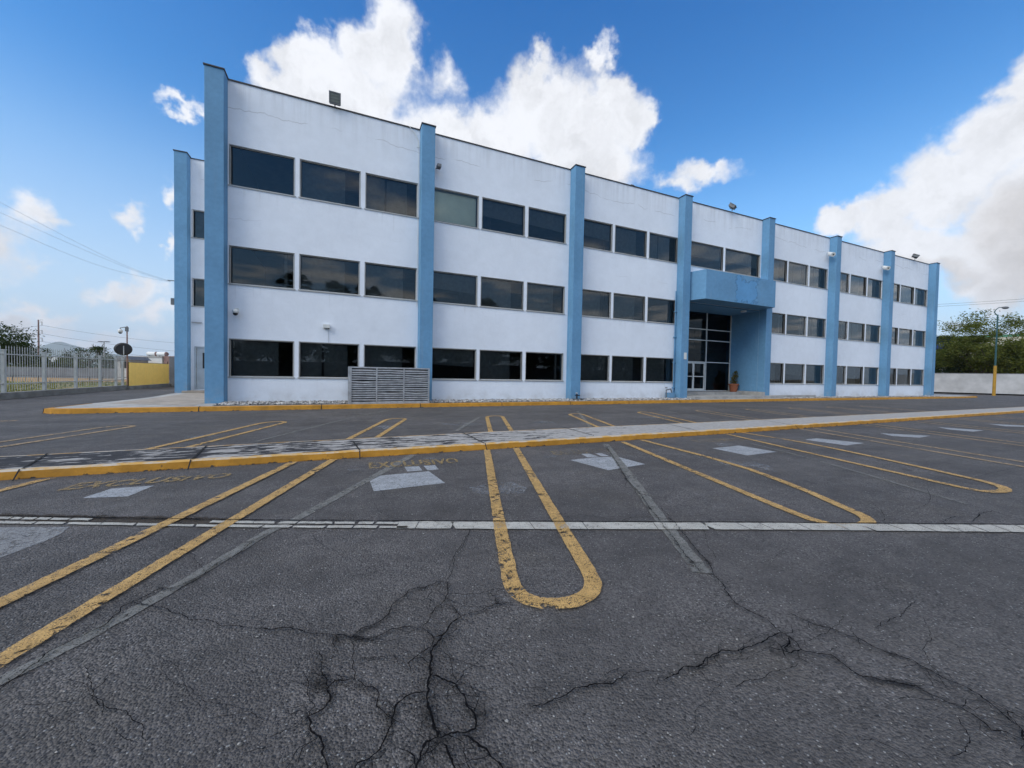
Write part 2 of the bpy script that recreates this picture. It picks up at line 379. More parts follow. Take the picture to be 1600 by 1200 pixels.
def resample(pts, step):
    out = [Vector(pts[0])]
    for a, b in zip(pts, pts[1:]):
        a, b = Vector(a), Vector(b); k = max(1, int((b-a).length/step))
        out += [a.lerp(b, i/k) for i in range(1, k+1)]
    return out
def smooth_path(pts, it=1):
    for _ in range(it):
        q = [pts[0]]
        for a, b in zip(pts, pts[1:]):
            q += [a.lerp(b, .25), a.lerp(b, .75)]
        q.append(pts[-1]); pts = q
    return pts
def ribbon(mb, pts, width, z, step=0.05, jag=0.0, taper=False, edge=0.0, rnd=random):
    "a flat strip of the given width along world points on the ground"
    P = resample([(x, y) for x, y in pts], step); n = len(P)
    if n < 2: return
    off = [0.0]*n
    if jag:
        a = 0
        for i in range(n):
            a = a*0.72 + rnd.uniform(-jag, jag); off[i] = a
        off[0] = 0
    k = len(mb.v)
    for i in range(n):
        d = (P[min(i+1, n-1)]-P[max(i-1, 0)]); d = d.normalized() if d.length > 1e-6 else Vector((1, 0)); nn = Vector((-d.y, d.x))
        w = width(i/(n-1)) if callable(width) else width
        if taper: w *= 0.55 + rnd.random()*0.9; w *= min(1, 0.3+min(i, n-1-i)/4)
        e1 = rnd.uniform(-edge, edge) if edge else 0; e2 = rnd.uniform(-edge, edge) if edge else 0
        c = P[i]+nn*off[i]
        mb.v.append((c.x+nn.x*(w/2+e1), c.y+nn.y*(w/2+e1), z)); mb.v.append((c.x-nn.x*(w/2+e2), c.y-nn.y*(w/2+e2), z))
        mb.uv += [(i*step, 1.0), (i*step, 0.0)]
    for i in range(n-1):
        mb.f.append((k+2*i+1, k+2*i+3, k+2*i+2, k+2*i))
def G(*pp, z=0): return [g(x, y, z) for x, y in pp]
def poly(mb, pp, z): mb.quad(*[(x, y, z) for x, y in G(*pp)])

W = 0.105
def stall(pts, name='stall_line', mat='yellow_paint', w=W, smooth=1, z=None):
    mb = MB(); pts = [Vector(p) for p in pts]
    ribbon(mb, smooth_path(pts, smooth) if smooth else pts, w, z or ZS['line'], 0.04, edge=0.0035)
    return mb.build(name, M[mat], lot)
# the stall dividers on this side of the island: long loops, each the outline of a narrow strip between two cars
stall(G((761,703.5),(775,790),(795,898),(800,918),(813,935),(837,945),(866,947.5),(897,944),(921,932),(928,915),(921,897),(866,806),(806,701)), smooth=2, z=0.0145)
def world_loop(cx, y0, y1, gap=0.52, mat='yellow_paint', closed_far=True, slope=0.32):
    "loop whose axis starts at (cx, y0) by the island and runs to y1, rounded at y1"
    s = 1 if y1 > y0 else -1; pts = []
    ax = lambda y: cx + (y-y0)*slope
    h = gap/2; r = 0.30
    a = [(ax(y0)-h, y0), (ax(y1-s*r)-h, y1-s*r)]
    arc = []
    for i in range(1, 8):
        t_ = math.pi*i/8; arc.append((ax(y1-s*r*(1-math.sin(t_)))-h*math.cos(t_), y1-s*r*(1-math.sin(t_))))
    b = [(ax(y1-s*r)+h, y1-s*r), (ax(y0)+h, y0)]
    stall(a+arc+b, mat=mat, smooth=0)
la, lb = G((459,723),(94,900)), G((521,719),(224,900))
def ext(p, q, y): t_ = (y-p[1])/(q[1]-p[1]); return (p[0]+(q[0]-p[0])*t_, y)
ea, eb = ext(*la, 2.1), ext(*lb, 2.0)
stall([la[0], ea, (ea[0]-0.03, 1.86), ((ea[0]+eb[0])/2-0.06, 1.74), (eb[0]-0.06, 1.80), eb, lb[0]], smooth=0, z=0.0145)
stall(G((973,691),(1100,744),(1200,786),(1260,810),(1290,819),(1320,823.5),(1345,822.5),(1360,817),(1348,806),(1310,790),(1250,763),(1150,726),(1003,688)))
stall(G((1133,678),(1300,716.5),(1400,739),(1480,757.5),(1530,768),(1558,769.5),(1574,766.5),(1560,758.5),(1500,744),(1350,711),(1250,690.5),(1160,676.5)))
for cx, mt_ in ((11.12,'yellow_paint_old'),(14.1,'yellow_paint_old'),(17.1,'yellow_paint_old'),(20.1,'yellow_paint_old'),(23.1,'yellow_paint_old')):
    world_loop(cx, 6.22+max(0,cx-17)*0.03, 1.9, 0.55, mt_)
world_loop(-3.35, 6.05, 1.9, 0.50); world_loop(-6.2, 6.05, 1.9, 0.50)
# and the ones beyond the island
for k in range(-2, 9):
    world_loop(0.155+2.86*k, 7.5, 11.0, 0.50, 'yellow_paint' if -1 <= k < 4 else 'yellow_paint_old')
mb = MB(); ribbon(mb, G((-120,668),(0,658.5),(28,657.5)), 0.16, ZS['line'], 0.1, edge=0.004); mb.build('stall_line', M['yellow_paint_old'], lot)

# the pale strip crossing the lot: solid on the right, broken into loose blocks on the left
def strip_edge(t_, side):
    x = -160 + 1900*t_
    up = [(-160,806.5),(0,809),(200,812.5),(400,815.5),(800,817.5),(1200,819),(1600,822.5),(1760,824)]
    dn = [(-160,817.5),(0,820),(200,823),(400,826.5),(800,828.5),(1200,829.5),(1600,833.5),(1760,835)]
    tb = up if side else dn
    for (xa, ya), (xb, yb) in zip(tb, tb[1:]):
        if xa <= x <= xb: return x, ya+(yb-ya)*(x-xa)/(xb-xa)
    return x, tb[-1][1]
rs = random.Random(3); mb = MB()
def strip_cell(a0, a1, v0, v1, lean, gapx, gapy=0.06):
    "one block: px x-range a0..a1, across v0..v1 (0 near edge, 1 far edge)"
    def P(x, v):
        t_ = (x+160)/1900; (xu, yu), (xd, yd) = strip_edge(t_, 1), strip_edge(t_, 0)
        return g(x + lean*(v-.5), yd+(yu-yd)*v)
    n = 4; jx = lambda: rs.uniform(-1.8, 1.8)
    top = [P(a0+gapx+(a1-a0-2*gapx)*i/n + (jx() if 0 < i < n else 0), v1-gapy+rs.uniform(-.03, .03)) for i in range(n+1)]
    bot = [P(a0+gapx+(a1-a0-2*gapx)*i/n + (jx() if 0 < i < n else 0), v0+gapy+rs.uniform(-.03, .03)) for i in range(n+1)]
    mb.quad(*[(x, y, ZS['strip']) for x, y in bot + top[::-1]])
x = -160
while x < 1760:
    if x < 105:
        w_ = rs.uniform(16, 34); strip_cell(x, x+w_, 0.58, 1.0, 26, 1.6); x += w_ if x+w_ < 112 else 40
        continue
    if x < 318: x += 30; continue
    if x < 600:
        w_ = rs.uniform(18, 40); strip_cell(x, x+w_, 0.52, 1.0, rs.uniform(0, 26), rs.uniform(1.2, 2.6), 0.09)
    elif x < 700: w_ = rs.uniform(30, 60); strip_cell(x, x+w_, 0.0, 1.0, 6, 0.7, 0)
    elif x < 1040: w_ = rs.uniform(70, 130); strip_cell(x, x+w_, 0.0, 1.0, -8, 0.6, 0)
    elif x < 1330: w_ = rs.uniform(30, 80); strip_cell(x, x+w_, 0.0, 1.0, -24, 0.8, 0)
    else: w_ = rs.uniform(30, 55); strip_cell(x, x+w_, 0.0, 1.0, -30, 1.0, 0)
    x += w_
x = -160
while x < 598:
    w_ = rs.uniform(24, 60); strip_cell(x, x+w_, 0.0, rs.uniform(.34, .42), rs.uniform(2, 24), rs.uniform(.8, 2.0), 0.03); x += w_
mb.build('white_strip', M['white_strip'], lot)
mb = MB(); ribbon(mb, G((-160,802),(0,806),(110,811),(220,812.5),(318,814),(345,815)), lambda t_: 0.10 if t_ < .45 else 0.16, ZS['patch']+0.001, 0.04, edge=0.02); mb.build('worn_pit', M['pit_dirt'], lot)
mb = MB(); ribbon(mb, [Vector(p) for p in G((-160,805.6),(0,808.1),(200,811.6),(400,814.9),(800,816.7),(1200,818.2),(1600,821.7),(1760,823))], 0.018, ZS['crack'], 0.04, taper=True)
mb.build('joint', M['crack'], lot)
# saw-cut seams filled with grey
for pp, w_ in (([(646,711),(560,758),(465,811),(420,831),(317,893),(228,945),(120,1005),(0,1066),(-120,1130)], lambda t_: 0.115-0.045*t_), ([(946,694),(985,745),(1042,825),(1072,863),(1098,896)], 0.115), ([(1172,693),(1230,707),(1345,739),(1510,788)], 0.05),
               ([(400,690),(480,670),(560,650),(632,637)], 0.06), ([(712,674),(749,652)], 0.10), ([(903,643),(922,667)], 0.09), ([(1030,640.5),(1110,655)], 0.08)):
    mb = MB(); ribbon(mb, G(*pp), w_, ZS['seam'], 0.05, edge=0.006); mb.build('repair_seam', M['seam_fill'], lot)
# painted-over rectangles at the head of the stalls, and worn scribbles
mb = MB()
for pp in ([(578,752),(594,743.5),(670,736.6),(695.5,755),(584,768)], [(632,729.8),(654.5,728.7),(660,735.4),(636.5,737.1)], [(661.8,728.1),(679.8,727),(685.4,733.7),(668,735.1)],
           [(127.8,778.8),(174,763.8),(241,759),(200,776)], [(891,719),(930,714.8),(965,713.8),(1008,725.5),(950,735)], [(908,709.5),(920,709),(936,713.8),(918,714.8)], [(930,708.5),(940,708.5),(952,712.8),(940,713)],
           [(1112.5,700.6),(1155,696.3),(1213.8,706.3),(1167.5,711.9)], [(1258,687.3),(1276,685),(1350,692.4),(1323,696.3)], [(1375,677),(1454,681),(1437,684),(1395,681.5)],
           [(1465,667.5),(1537,672.6),(1521,674.6),(1485,671.5)], [(1544,662.3),(1600,665),(1640,668),(1570,666.2)]):
    poly(mb, pp, ZS['patch'])
mb.build('paint_patch', M['cover_paint'], lot)
mb = MB()
for pp in ([(1116,693.6),(1131,691.8),(1152,696),(1127,697.5)], [(1248,683.8),(1264,684),(1277,685.6),(1262,686)], [(540,733.5),(548,735.8),(566,734),(560,733)], [(660,716.5),(676,715.5),(684,716.8),(668,718)],
           [(732,762),(760,757),(800,753),(824,763),(818,771),(780,772),(745,772)], [(1115,720),(1140,718),(1180,722),(1210,730),(1165,728),(1135,727)], [(1220,738),(1200,731),(1175,728),(1205,737)],
           [(850,713),(872,711),(868,714),(850,715)], [(690,640),(700,639),(702,640),(692,641)], [(66,645.5),(90,643.5),(120,645),(92,646)], [(680,662),(720,660),(760,663),(720,666)],
           [(1000,652),(1030,651),(1050,653),(1015,654)], [(830,660),(845,657.8),(868,660),(850,662)], [(285,682),(330,678),(345,681),(300,685)], [(560,668),(600,665),(640,668),(600,671)]):
    poly(mb, pp, ZS['patch'])
mb.build('worn_patch', M['cover_paint_thin'], lot)
mb = MB(); poly(mb, [(-140,838),(0,824.5),(60,824),(108,824),(96,834),(66,848),(52,853),(0,872),(-140,905)], ZS['patch']); mb.build('worn_patch', M['patch_fill'], lot)
# the faded word at the head of each stall
def ground_word(word, BL, BR, TL, TR, mat):
    cu = bpy.data.curves.new('word', 'FONT'); cu.body = word; cu.size = 1.0; cu.offset = 0.03; cu.space_character = 1.08
    tmp = bpy.data.objects.new('word', cu); col.objects.link(tmp); bpy.context.view_layer.update()
    me = bpy.data.meshes.new_from_object(tmp.evaluated_get(bpy.context.evaluated_depsgraph_get()))
    bpy.data.objects.remove(tmp)
    xs = [v.co.x for v in me.vertices]; ys = [v.co.y for v in me.vertices]
    x0, x1, y0, y1 = min(xs), max(xs), min(ys), max(ys)
    c = [Vector(g(*p)) for p in (BL, BR, TL, TR)]
    for v in me.vertices:
        u = (v.co.x-x0)/(x1-x0); w = (v.co.y-y0)/(y1-y0)
        p = c[0].lerp(c[1], u).lerp(c[2].lerp(c[3], u), w); v.co = (p.x, p.y, ZS['line'])
    me.materials.clear(); me.materials.append(M[mat])
    o = bpy.data.objects.new('painted_word', me); col.objects.link(o); o.parent = lot
ground_word('EXCLUSIVO', (577,733.5), (718,724), (575.5,723.5), (713,716.5), 'yellow_text')
ground_word('EXCLUSIVO', (86,768), (352,747), (128,755), (367,739.5), 'yellow_text')
ground_word('EXCLUSIVO', (868,712), (958,706.5), (858,705.5), (944,701.5), 'yellow_text_faint')
ground_word('EXCLUSIVO', (1092,692), (1168,688.5), (1078,688), (1152,684.5), 'yellow_text_faint')

# cracks in the asphalt, traced where they run over the ground
def crop(cx, cy, *pp): return [(cx+x/4, cy+y/4) for x, y in pp]
C5 = lambda *p: crop(0,900,*p); C6 = lambda *p: crop(400,900,*p); C7 = lambda *p: crop(800,900,*p); C8 = lambda *p: crop(1200,900,*p)
CR_ = [
 (C6((0,345),(90,352),(200,335),(270,360),(360,372),(480,385),(600,400)), 8, 1),
 (C5((840,175),(940,200),(1040,215),(1120,250),(1200,290),(1300,290),(1390,330),(1480,325),(1600,345)), 6, 0),
 ([(735,829),(728,845),(712,867),(705,895),(698,911)], 5, 0),
 (C6((600,400),(660,350),(740,320),(820,260),(870,180),(940,130),(960,100),(1050,85),(1130,50),(1190,45)), 7, 1),
 (C6((600,400),(610,480),(610,600),(615,680)), 5, 0), (C6((500,385),(490,430),(515,495)), 5, 1),
 (C6((600,400),(700,410),(760,400),(850,350),(940,330),(1040,335),(1080,370),(1105,420),(1100,450),(1050,490),(950,560),(975,620)), 6, 1),
 (C6((1190,45),(1200,110),(1180,170),(1130,210),(1100,260),(1050,330)), 6, 1),
 (C6((940,130),(960,155),(1040,165),(1070,150),(1100,100)), 5, 0), (C6((1070,150),(1120,180),(1180,170)), 5, 0),
 (C6((1280,270),(1230,310),(1190,370),(1140,430),(1090,490),(1085,600),(1080,700),(1075,800),(1105,880),(1110,960),(1130,1030),(1060,1060),(1020,1130),(1000,1200),(980,1290)), 11, 2),
 (C6((1180,190),(1240,215),(1280,270),(1380,240),(1440,210),(1500,190),(1600,180)), 6, 1),
 (C6((1200,120),(1300,130),(1400,125),(1450,110),(1500,95),(1600,100)), 5, 0), (C6((1450,115),(1495,150),(1505,190)), 5, 1),
 (C6((1085,640),(1150,660),(1260,690),(1300,760),(1340,850),(1375,900),(1370,980),(1280,1000),(1180,1020),(1130,1040)), 8, 2),
 (C6((1080,740),(1000,755),(930,775),(880,830),(830,920),(820,1000),(790,1060),(750,1130),(680,1180),(640,1200),(590,1260)), 9, 1),
 (C6((1150,1060),(1190,1120),(1220,1180),(1250,1260)), 9, 2), (C6((1280,1020),(1380,1070),(1450,1130),(1500,1190),(1560,1270)), 8, 2),
 (C6((600,660),(680,700),(760,730),(770,780),(750,840),(790,880),(830,900)), 5, 1),
 (C6((600,660),(500,680),(450,730),(480,770),(440,840),(390,870),(320,900),(330,970),(380,1020),(425,1080),(420,1140),(440,1200),(450,1280)), 9, 1),
 (C6((380,480),(410,560),(410,640),(450,730)), 4, 2),
 (C6((1150,470),(1210,530),(1260,690)), 4, 1), (C6((620,540),(720,530),(850,510),(930,560)), 3, 1),
 (C6((1100,400),(1160,390),(1190,370)), 9, 2),
 (C5((-300,940),(-120,820),(0,730),(60,680),(150,605),(230,560),(280,510),(370,460),(450,420),(540,380),(640,330),(700,280),(745,235),(760,210),(860,160),(940,120),(1000,90),(1050,95),(1110,85),(1200,40),(1270,0)) + [(340,883),(372,868),(395,848),(420,835)], 7, 1),
 (C5((60,680),(110,660),(220,610),(330,560),(430,520)), 3, 0), (C5((840,175),(940,200)), 4, 0),
 (C7((1240,-10),(1310,50),(1340,120),(1400,190),(1500,240),(1600,300)) + C8((80,365),(140,400),(180,440),(210,480),(290,500),(400,515),(460,560),(520,610),(600,650),(720,670),(830,690),(920,700),(1010,760),(1130,810),(1200,840),(1300,900),(1400,990),(1500,1010),(1580,1040),(1700,1090)), 7, 1),
 (C7((100,840),(200,820),(260,790),(340,760),(400,720),(500,700),(640,680),(700,640),(720,620)), 7, 1), (C7((720,620),(680,600),(580,625)), 4, 0), (C7((720,620),(850,620),(950,630)), 5, 0),
 (C7((950,670),(1020,630),(1080,590),(1150,590),(1200,545),(1250,515),(1310,480),(1400,490),(1500,460),(1600,420)) + C8((60,380),(100,370)), 8, 1),
 (C8((0,460),(80,480),(140,500),(210,480)), 8, 2), (C8((140,400),(110,470),(130,500)), 9, 2),
 (C8((120,240),(230,290),(300,320),(400,345),(480,385),(560,410),(640,450),(730,490),(830,520),(900,545),(980,590),(1060,640),(1150,685),(1250,720),(1320,770),(1400,830),(1480,890),(1560,960),(1590,1010),(1620,1100)), 8, 1),
 (C8((1400,820),(1480,860),(1550,880),(1640,920)), 8, 1), (C8((370,495),(440,460)), 4, 0),
 (crop(800,600,(590,400),(640,470),(680,540),(720,610),(790,680),(850,770),(930,870),(1000,960),(1050,1040),(1120,1120),(1180,1190)), 5, 1),
 (crop(800,600,(980,840),(1060,930),(1150,1040),(1230,1130),(1250,1180),(1250,1200)), 6, 1), (crop(800,600,(720,610),(700,650),(770,680),(760,700)), 4, 0),
 (crop(800,600,(680,865),(740,845),(850,840),(980,850),(1000,860)), 5, 0), (crop(800,600,(850,770),(930,780),(980,835),(1060,835),(1130,835),(1200,825),(1300,850),(1450,860),(1600,880)), 5, 0),
 (crop(1200,600,(700,870),(730,855),(820,855),(960,870),(1080,875),(1150,840),(1220,835),(1300,845),(1320,820),(1400,800),(1480,830),(1600,860),(1750,900)), 6, 0),
 (crop(1200,600,(640,780),(740,830),(800,855)), 4, 0), (crop(1200,600,(1240,755),(1400,810),(1600,850)), 4, 0), (crop(1200,600,(1280,870),(1320,810)), 7, 0), (crop(1200,600,(1260,600),(1400,560),(1500,540),(1620,515)), 4, 0),
 (crop(0,600,(230,1010),(290,1015),(400,1000),(480,970),(520,940),(590,920)), 5, 0), (crop(0,600,(-60,1010),(60,985),(170,965),(230,940)), 6, 0),
 (crop(400,600,(1200,1195),(1240,1090),(1290,1030),(1340,915)), 4, 0),
 (G and crop(700,720,(340,835),(400,850),(440,845),(500,825),(560,840),(640,850),(780,850),(860,870),(930,888),(1000,875)), 4, 0),
 (crop(700,720,(400,870),(440,845)), 7, 0),
]
for (sx, sy, ex, ey) in ((1010,760,1180,800),(560,860,640,905),(150,870,330,840),(1250,900,1430,930),(880,985,1010,1000),(250,1030,330,1120),(60,1120,190,1180)):
    CR_.append(([(sx,sy),(sx*.7+ex*.3+8,sy*.7+ey*.3-5),(sx*.4+ex*.6-6,sy*.4+ey*.6+6),(ex,ey)], 2, 0))
rq = random.Random(23)
for (x0_, x1_, y0_, y1_, n_) in ((430, 860, 900, 1190, 26), (1150, 1590, 930, 1190, 16), (0, 420, 900, 1150, 8), (850, 1600, 770, 880, 12), (40, 700, 740, 860, 8)):
    for _ in range(n_):
        x_, y_ = rq.uniform(x0_, x1_), rq.uniform(y0_, y1_); a_ = rq.uniform(-.6, .9)+rq.choice((0, 3.14, 1.4)); pts_ = [(x_, y_)]
        for _k in range(rq.randint(2, 6)):
            a_ += rq.uniform(-.75, .75); st_ = rq.uniform(12, 34)*(y_/1050)**2; x_ += math.cos(a_)*st_*1.4; y_ += math.sin(a_)*st_*.8; y_ = max(735, y_); pts_.append((x_, y_))
        CR_.append((pts_, rq.choice((2.2, 3, 4)), 0))
crk, drt = MB(), MB(); rc = random.Random(11)
for pp, wmm, dirt in CR_:
    P = G(*pp); k = 0.00105*wmm*(0.62 if dirt < 2 else 0.8)
    ribbon(crk, P, k*1.3, ZS['crack'], 0.011, jag=0.0048, taper=True, rnd=rc)
    if dirt: ribbon(drt, P, 0.07 if dirt == 1 else 0.17, ZS['crack']-0.002, 0.05, rnd=rc)
    if wmm >= 6:                                         # short side branches
        for _ in range(int(len(P)*0.8)):
            i = rc.randrange(len(P)-1); a = Vector(P[i]).lerp(Vector(P[i+1]), rc.random()); th = rc.uniform(0, 6.28); ln = rc.uniform(0.03, 0.14)
            ribbon(crk, [a, a+Vector((math.cos(th), math.sin(th)))*ln*.5, a+Vector((math.cos(th+.5), math.sin(th+.5)))*ln], k*0.6, ZS['crack'], 0.016, jag=0.004, taper=True, rnd=rc)
crk.build('crack_network', M['crack'], lot); drt.build('crack_dirt', M['crack_dirt'], lot)

def grit():
    r = random.Random(17); mb = MB()
    for _ in range(2600):
        d_ = 1.0+7*r.random()**1.6; a = r.uniform(-0.75, 1.35); x, y = math.sin(a)*d_, math.cos(a)*d_
        if y < 0.3 or y > 5.9: continue
        s_ = r.uniform(0.0015, 0.005) if r.random() < .93 else r.uniform(.005, .009); h = s_*r.uniform(.4, .9); k = len(mb.v); n = 5; a0 = r.uniform(0, 6)
        for i in range(n): q = a0+i*6.283/n; rr = s_*r.uniform(.7, 1.2); mb.v.append((x+rr*math.cos(q), y+rr*math.sin(q), 0.004))
        mb.v.append((x+r.uniform(-.3,.3)*s_, y+r.uniform(-.3,.3)*s_, 0.004+h))
        mb.f += [(k+i, k+(i+1) % n, k+n) for i in range(n)]
    mt, t = material('grit'); n_ = t.sep(t.voro(t.pos(), 40.0, out=1)); c = t.mix(n_[0], (0.06, 0.058, 0.055), (0.34, 0.33, 0.31)); t.out(t.bsdf(c, 0.8, 0.2)); M['grit'] = mt
    tag(mb.build('gravel', mt), kind='stuff')
grit()

# ---------------------------------------------------------------- island with its yellow kerb
def line_y(tb, x):
    for (xa, ya), (xb, yb) in zip(tb, tb[1:]):
        if xa <= x <= xb: return ya+(yb-ya)*(x-xa)/(xb-xa)
    return tb[-1][1]
F_ = [(-40,6.1),(3,6.12),(9.6,6.24),(28.4,6.78),(62,8.3)]; B_ = [(-40,7.12),(-4,7.16),(3,7.42),(11,7.45),(31,7.85),(62,9.3)]
KH = 0.10
rk = random.Random(5)
top = MB(); kf = MB(); kt = MB(); xs = []
x = -40.0
while x < 62: xs.append(x); x += 0.12 if -6 < x < 16 else 0.5
rows = []
for x in xs:
    y0, y1 = line_y(F_, x), line_y(B_, x); rows.append((x, y0 + mnoise.noise((x*2.1, 0, 0))*0.012 + mnoise.noise((x*9, 3, 0))*0.006, y1, KH + mnoise.noise((x*1.7, 5, 0))*0.006))
for (xa, fa, ba, ha), (xb, fb, bb, hb) in zip(rows, rows[1:]):
    kf.quad((xa, fa, -0.01), (xb, fb, -0.01), (xb, fb+0.015, hb-0.012), (xa, fa+0.015, ha-0.012))
    kt.quad((xa, fa+0.015, ha-0.012), (xb, fb+0.015, hb-0.012), (xb, fb+0.035, hb), (xa, fa+0.035, ha))
    kt.quad((xa, fa+0.035, ha), (xb, fb+0.035, hb), (xb, fb+0.115, hb), (xa, fa+0.115, ha))
    top.quad((xa, fa+0.115, ha), (xb, fb+0.115, hb), (xb, bb-0.06, hb), (xa, ba-0.06, ha))
    kt.quad((xa, ba-0.06, ha), (xb, bb-0.06, hb), (xb, bb, hb-0.004), (xa, ba, ha-0.004))
    kf.quad((xb, bb, -0.01), (xa, ba, -0.01), (xa, ba, ha-0.004), (xb, bb, hb-0.004))
isl = top.build('median_pavement', M['median_top']); tag(isl, kind='structure')
kf.build('kerb', M['kerb_yellow'], isl); kt.build('kerb_top', M['kerb_top'], isl)
gr = MB()
for (a, b) in (((300,718),(322,697)), ((562,704),(551,690)), ((757,693),(722,676)), ((925,680),(880,668)), ((35,733),(75,709)), ((1085,672),(1035,661)), ((1240,664.5),(1180,655))):
    P = G(a, b, z=KH); P = [Vector(P[0]), Vector(P[1])]; ribbon(gr, P, 0.022, KH+0.009, 0.1, jag=0.003)
    gr.quad((P[0].x-0.008, P[0].y-0.14, 0), (P[0].x+0.008, P[0].y-0.14, 0), (P[0].x+0.008, P[0].y-0.04, KH+0.01), (P[0].x-0.008, P[0].y-0.04, KH+0.01))
gr.build('joint', M['groove'], isl)
# dark line of dirt in the gutter
mb = MB(); ribbon(mb, [(x, f-0.02) for x, f, b, h in rows], 0.07, ZS['crack']-0.004, 0.12, edge=0.02); mb.build('gutter_dirt', M['crack_dirt'], lot)

# ---------------------------------------------------------------- pavement round the building
def m_stucco():
    mt, t = material('stucco'); p = t.pos(); s = t.sep(p)
    big = t.ramp(t.noise(p, 0.35, 5, 0.6), 0.3, 0.7, 0.965, 1.03); mid = t.ramp(t.noise(p, 3.0, 6, 0.65), 0.25, 0.75, 0.97, 1.03)
    c = t.vmath('SCALE', (0.765, 0.80, 0.85), scale=t.math('MULTIPLY', big, mid))
    # rain streaks below the coping and rising damp at the foot
    xx = t.noise(t.scale(p, (2.2, 2.2, 0.12)), 1.6, 5, 0.65)
    top_ = t.math('MULTIPLY', t.ramp(s[2], 9.6, 11.1), t.ramp(xx, 0.38, 0.68))
    foot = t.math('MULTIPLY', t.ramp(s[2], 0.75, 0.15), t.ramp(t.noise(p, 1.1, 5, 0.65), 0.42, 0.7))
    c = t.mix(t.math('MULTIPLY', top_, 0.24), c, (0.36, 0.36, 0.36))
    c = t.mix(t.math('MULTIPLY', foot, 0.42), c, (0.36, 0.32, 0.27))
    drip = None
    for zs_, ln in ((0.98, 0.55), (4.21, 0.9), (7.58, 0.9)):
        band = t.math('MULTIPLY', t.ramp(s[2], zs_-ln, zs_, 0, 1, False), t.math('LESS_THAN', s[2], zs_))
        drip = band if drip is None else t.math('MAXIMUM', drip, band)
    ds_ = t.ramp(t.noise(t.scale(p, (7, 7, 0.3)), 1.0, 5, 0.7), 0.55, 0.75)
    c = t.mix(t.math('MULTIPLY', t.math('MULTIPLY', drip, ds_), 0.30), c, (0.36, 0.35, 0.33))
    blot = t.ramp(t.noise(p, 0.9, 6, 0.7), 0.56, 0.72)
    c = t.mix(t.math('MULTIPLY', blot, 0.07), c, (0.40, 0.42, 0.46))
    # hairline cracks along the floor beams
    cmb = t.node('ShaderNodeCombineXYZ'); t.put(cmb, 0, s[0]); t.put(cmb, 1, s[1]); v = cmb.outputs[0]
    wob = t.math('ADD', t.math('MULTIPLY', t.math('SUBTRACT', t.noise(v, 0.33, 3), 0.5), 1.2), t.math('MULTIPLY', t.math('SUBTRACT', t.noise(v, 3.5, 4, 0.7), 0.5), 0.24))
    for z0, w_, str_, lo in ((10.30, 0.02, 0.5, 0.44), (6.55, 0.014, 0.30, 0.55)):
        dd = t.math('ABSOLUTE', t.math('SUBTRACT', t.math('ADD', s[2], wob), z0))
        ln = t.math('MULTIPLY', t.ramp(dd, w_, 0.0), t.ramp(t.noise(v, 0.7, 2), lo, lo+0.1))
        c = t.mix(t.math('MULTIPLY', ln, str_), c, (0.22, 0.21, 0.20))
    h = t.math('ADD', t.noise(p, 9.0, 4, 0.6), t.math('MULTIPLY', t.noise(p, 70.0, 3), 0.25))
    t.out(t.bsdf(c, 0.85, 0.2, 0, t.bump(h, 0.22, 0.02))); M['stucco'] = mt
m_stucco()
def m_blue(name, color):
    mt, t = material(name); p = t.pos()
    c = t.vmath('SCALE', color, scale=t.math('MULTIPLY', t.ramp(t.noise(p, 0.5, 4), 0.3, 0.7, 0.92, 1.06), t.ramp(t.noise(p, 6.0, 6, 0.65), 0.25, 0.75, 0.92, 1.06)))
    st = t.ramp(t.noise(t.scale(p, (5, 5, 0.25)), 1.0, 5, 0.65), 0.52, 0.75)
    c = t.mix(t.math('MULTIPLY', st, 0.22), c, (0.26, 0.33, 0.38))
    foot = t.math('MULTIPLY', t.ramp(t.sep(p)[2], 0.9, 0.1), t.ramp(t.noise(p, 3.0, 5, 0.65), 0.45, 0.7)); c = t.mix(t.math('MULTIPLY', foot, 0.5), c, (0.28, 0.27, 0.25))
    chip = t.ramp(t.noise(p, 12.0, 5, 0.7), 0.73, 0.76); c = t.mix(chip, c, (0.45, 0.44, 0.42))
    h = t.math('ADD', t.noise(p, 9.0, 4, 0.6), t.math('MULTIPLY', t.noise(p, 70.0, 3), 0.25))
    t.out(t.bsdf(c, 0.7, 0.25, 0, t.bump(h, 0.10, 0.015))); M[name] = mt
m_blue('blue', (0.13, 0.285, 0.45)); m_blue('blue_fresh', (0.10, 0.34, 0.66))
simple('coping', (0.045, 0.042, 0.042), 0.6, 0.4)
simple('alu', (0.42, 0.41, 0.385), 0.45, 0.5, 0.3, var=0.12)
simple('alu_pale', (0.60, 0.61, 0.60), 0.5, 0.4, 0.1, var=0.1)
simple('dark_seal', (0.025, 0.025, 0.026), 0.6, 0.3)
simple('blind', (0.42, 0.41, 0.38), 0.9, 0.1, var=0.15, scale=6)
simple('reflect_pale', (0.74, 0.73, 0.62), 0.9, 0.1, var=0.08, scale=2)
simple('inside', (0.22, 0.21, 0.20), 0.9, 0.1)
simple('roofing', (0.25, 0.24, 0.23), 0.9, 0.1)
simple('galv', (0.44, 0.445, 0.45), 0.5, 0.5, 0.5, var=0.3, scale=5)
simple('galv_dark', (0.15, 0.155, 0.16), 0.6, 0.4, 0.3, var=0.3, scale=5)
simple('black', (0.018, 0.018, 0.02), 0.5, 0.4)
simple('white_plastic', (0.66, 0.66, 0.63), 0.45, 0.5, var=0.08)
simple('terracotta', (0.30, 0.105, 0.055), 0.85, 0.2, var=0.2, scale=8)
simple('sidewall', (0.45, 0.44, 0.42), 0.85, 0.2, var=0.2, scale=1.0)
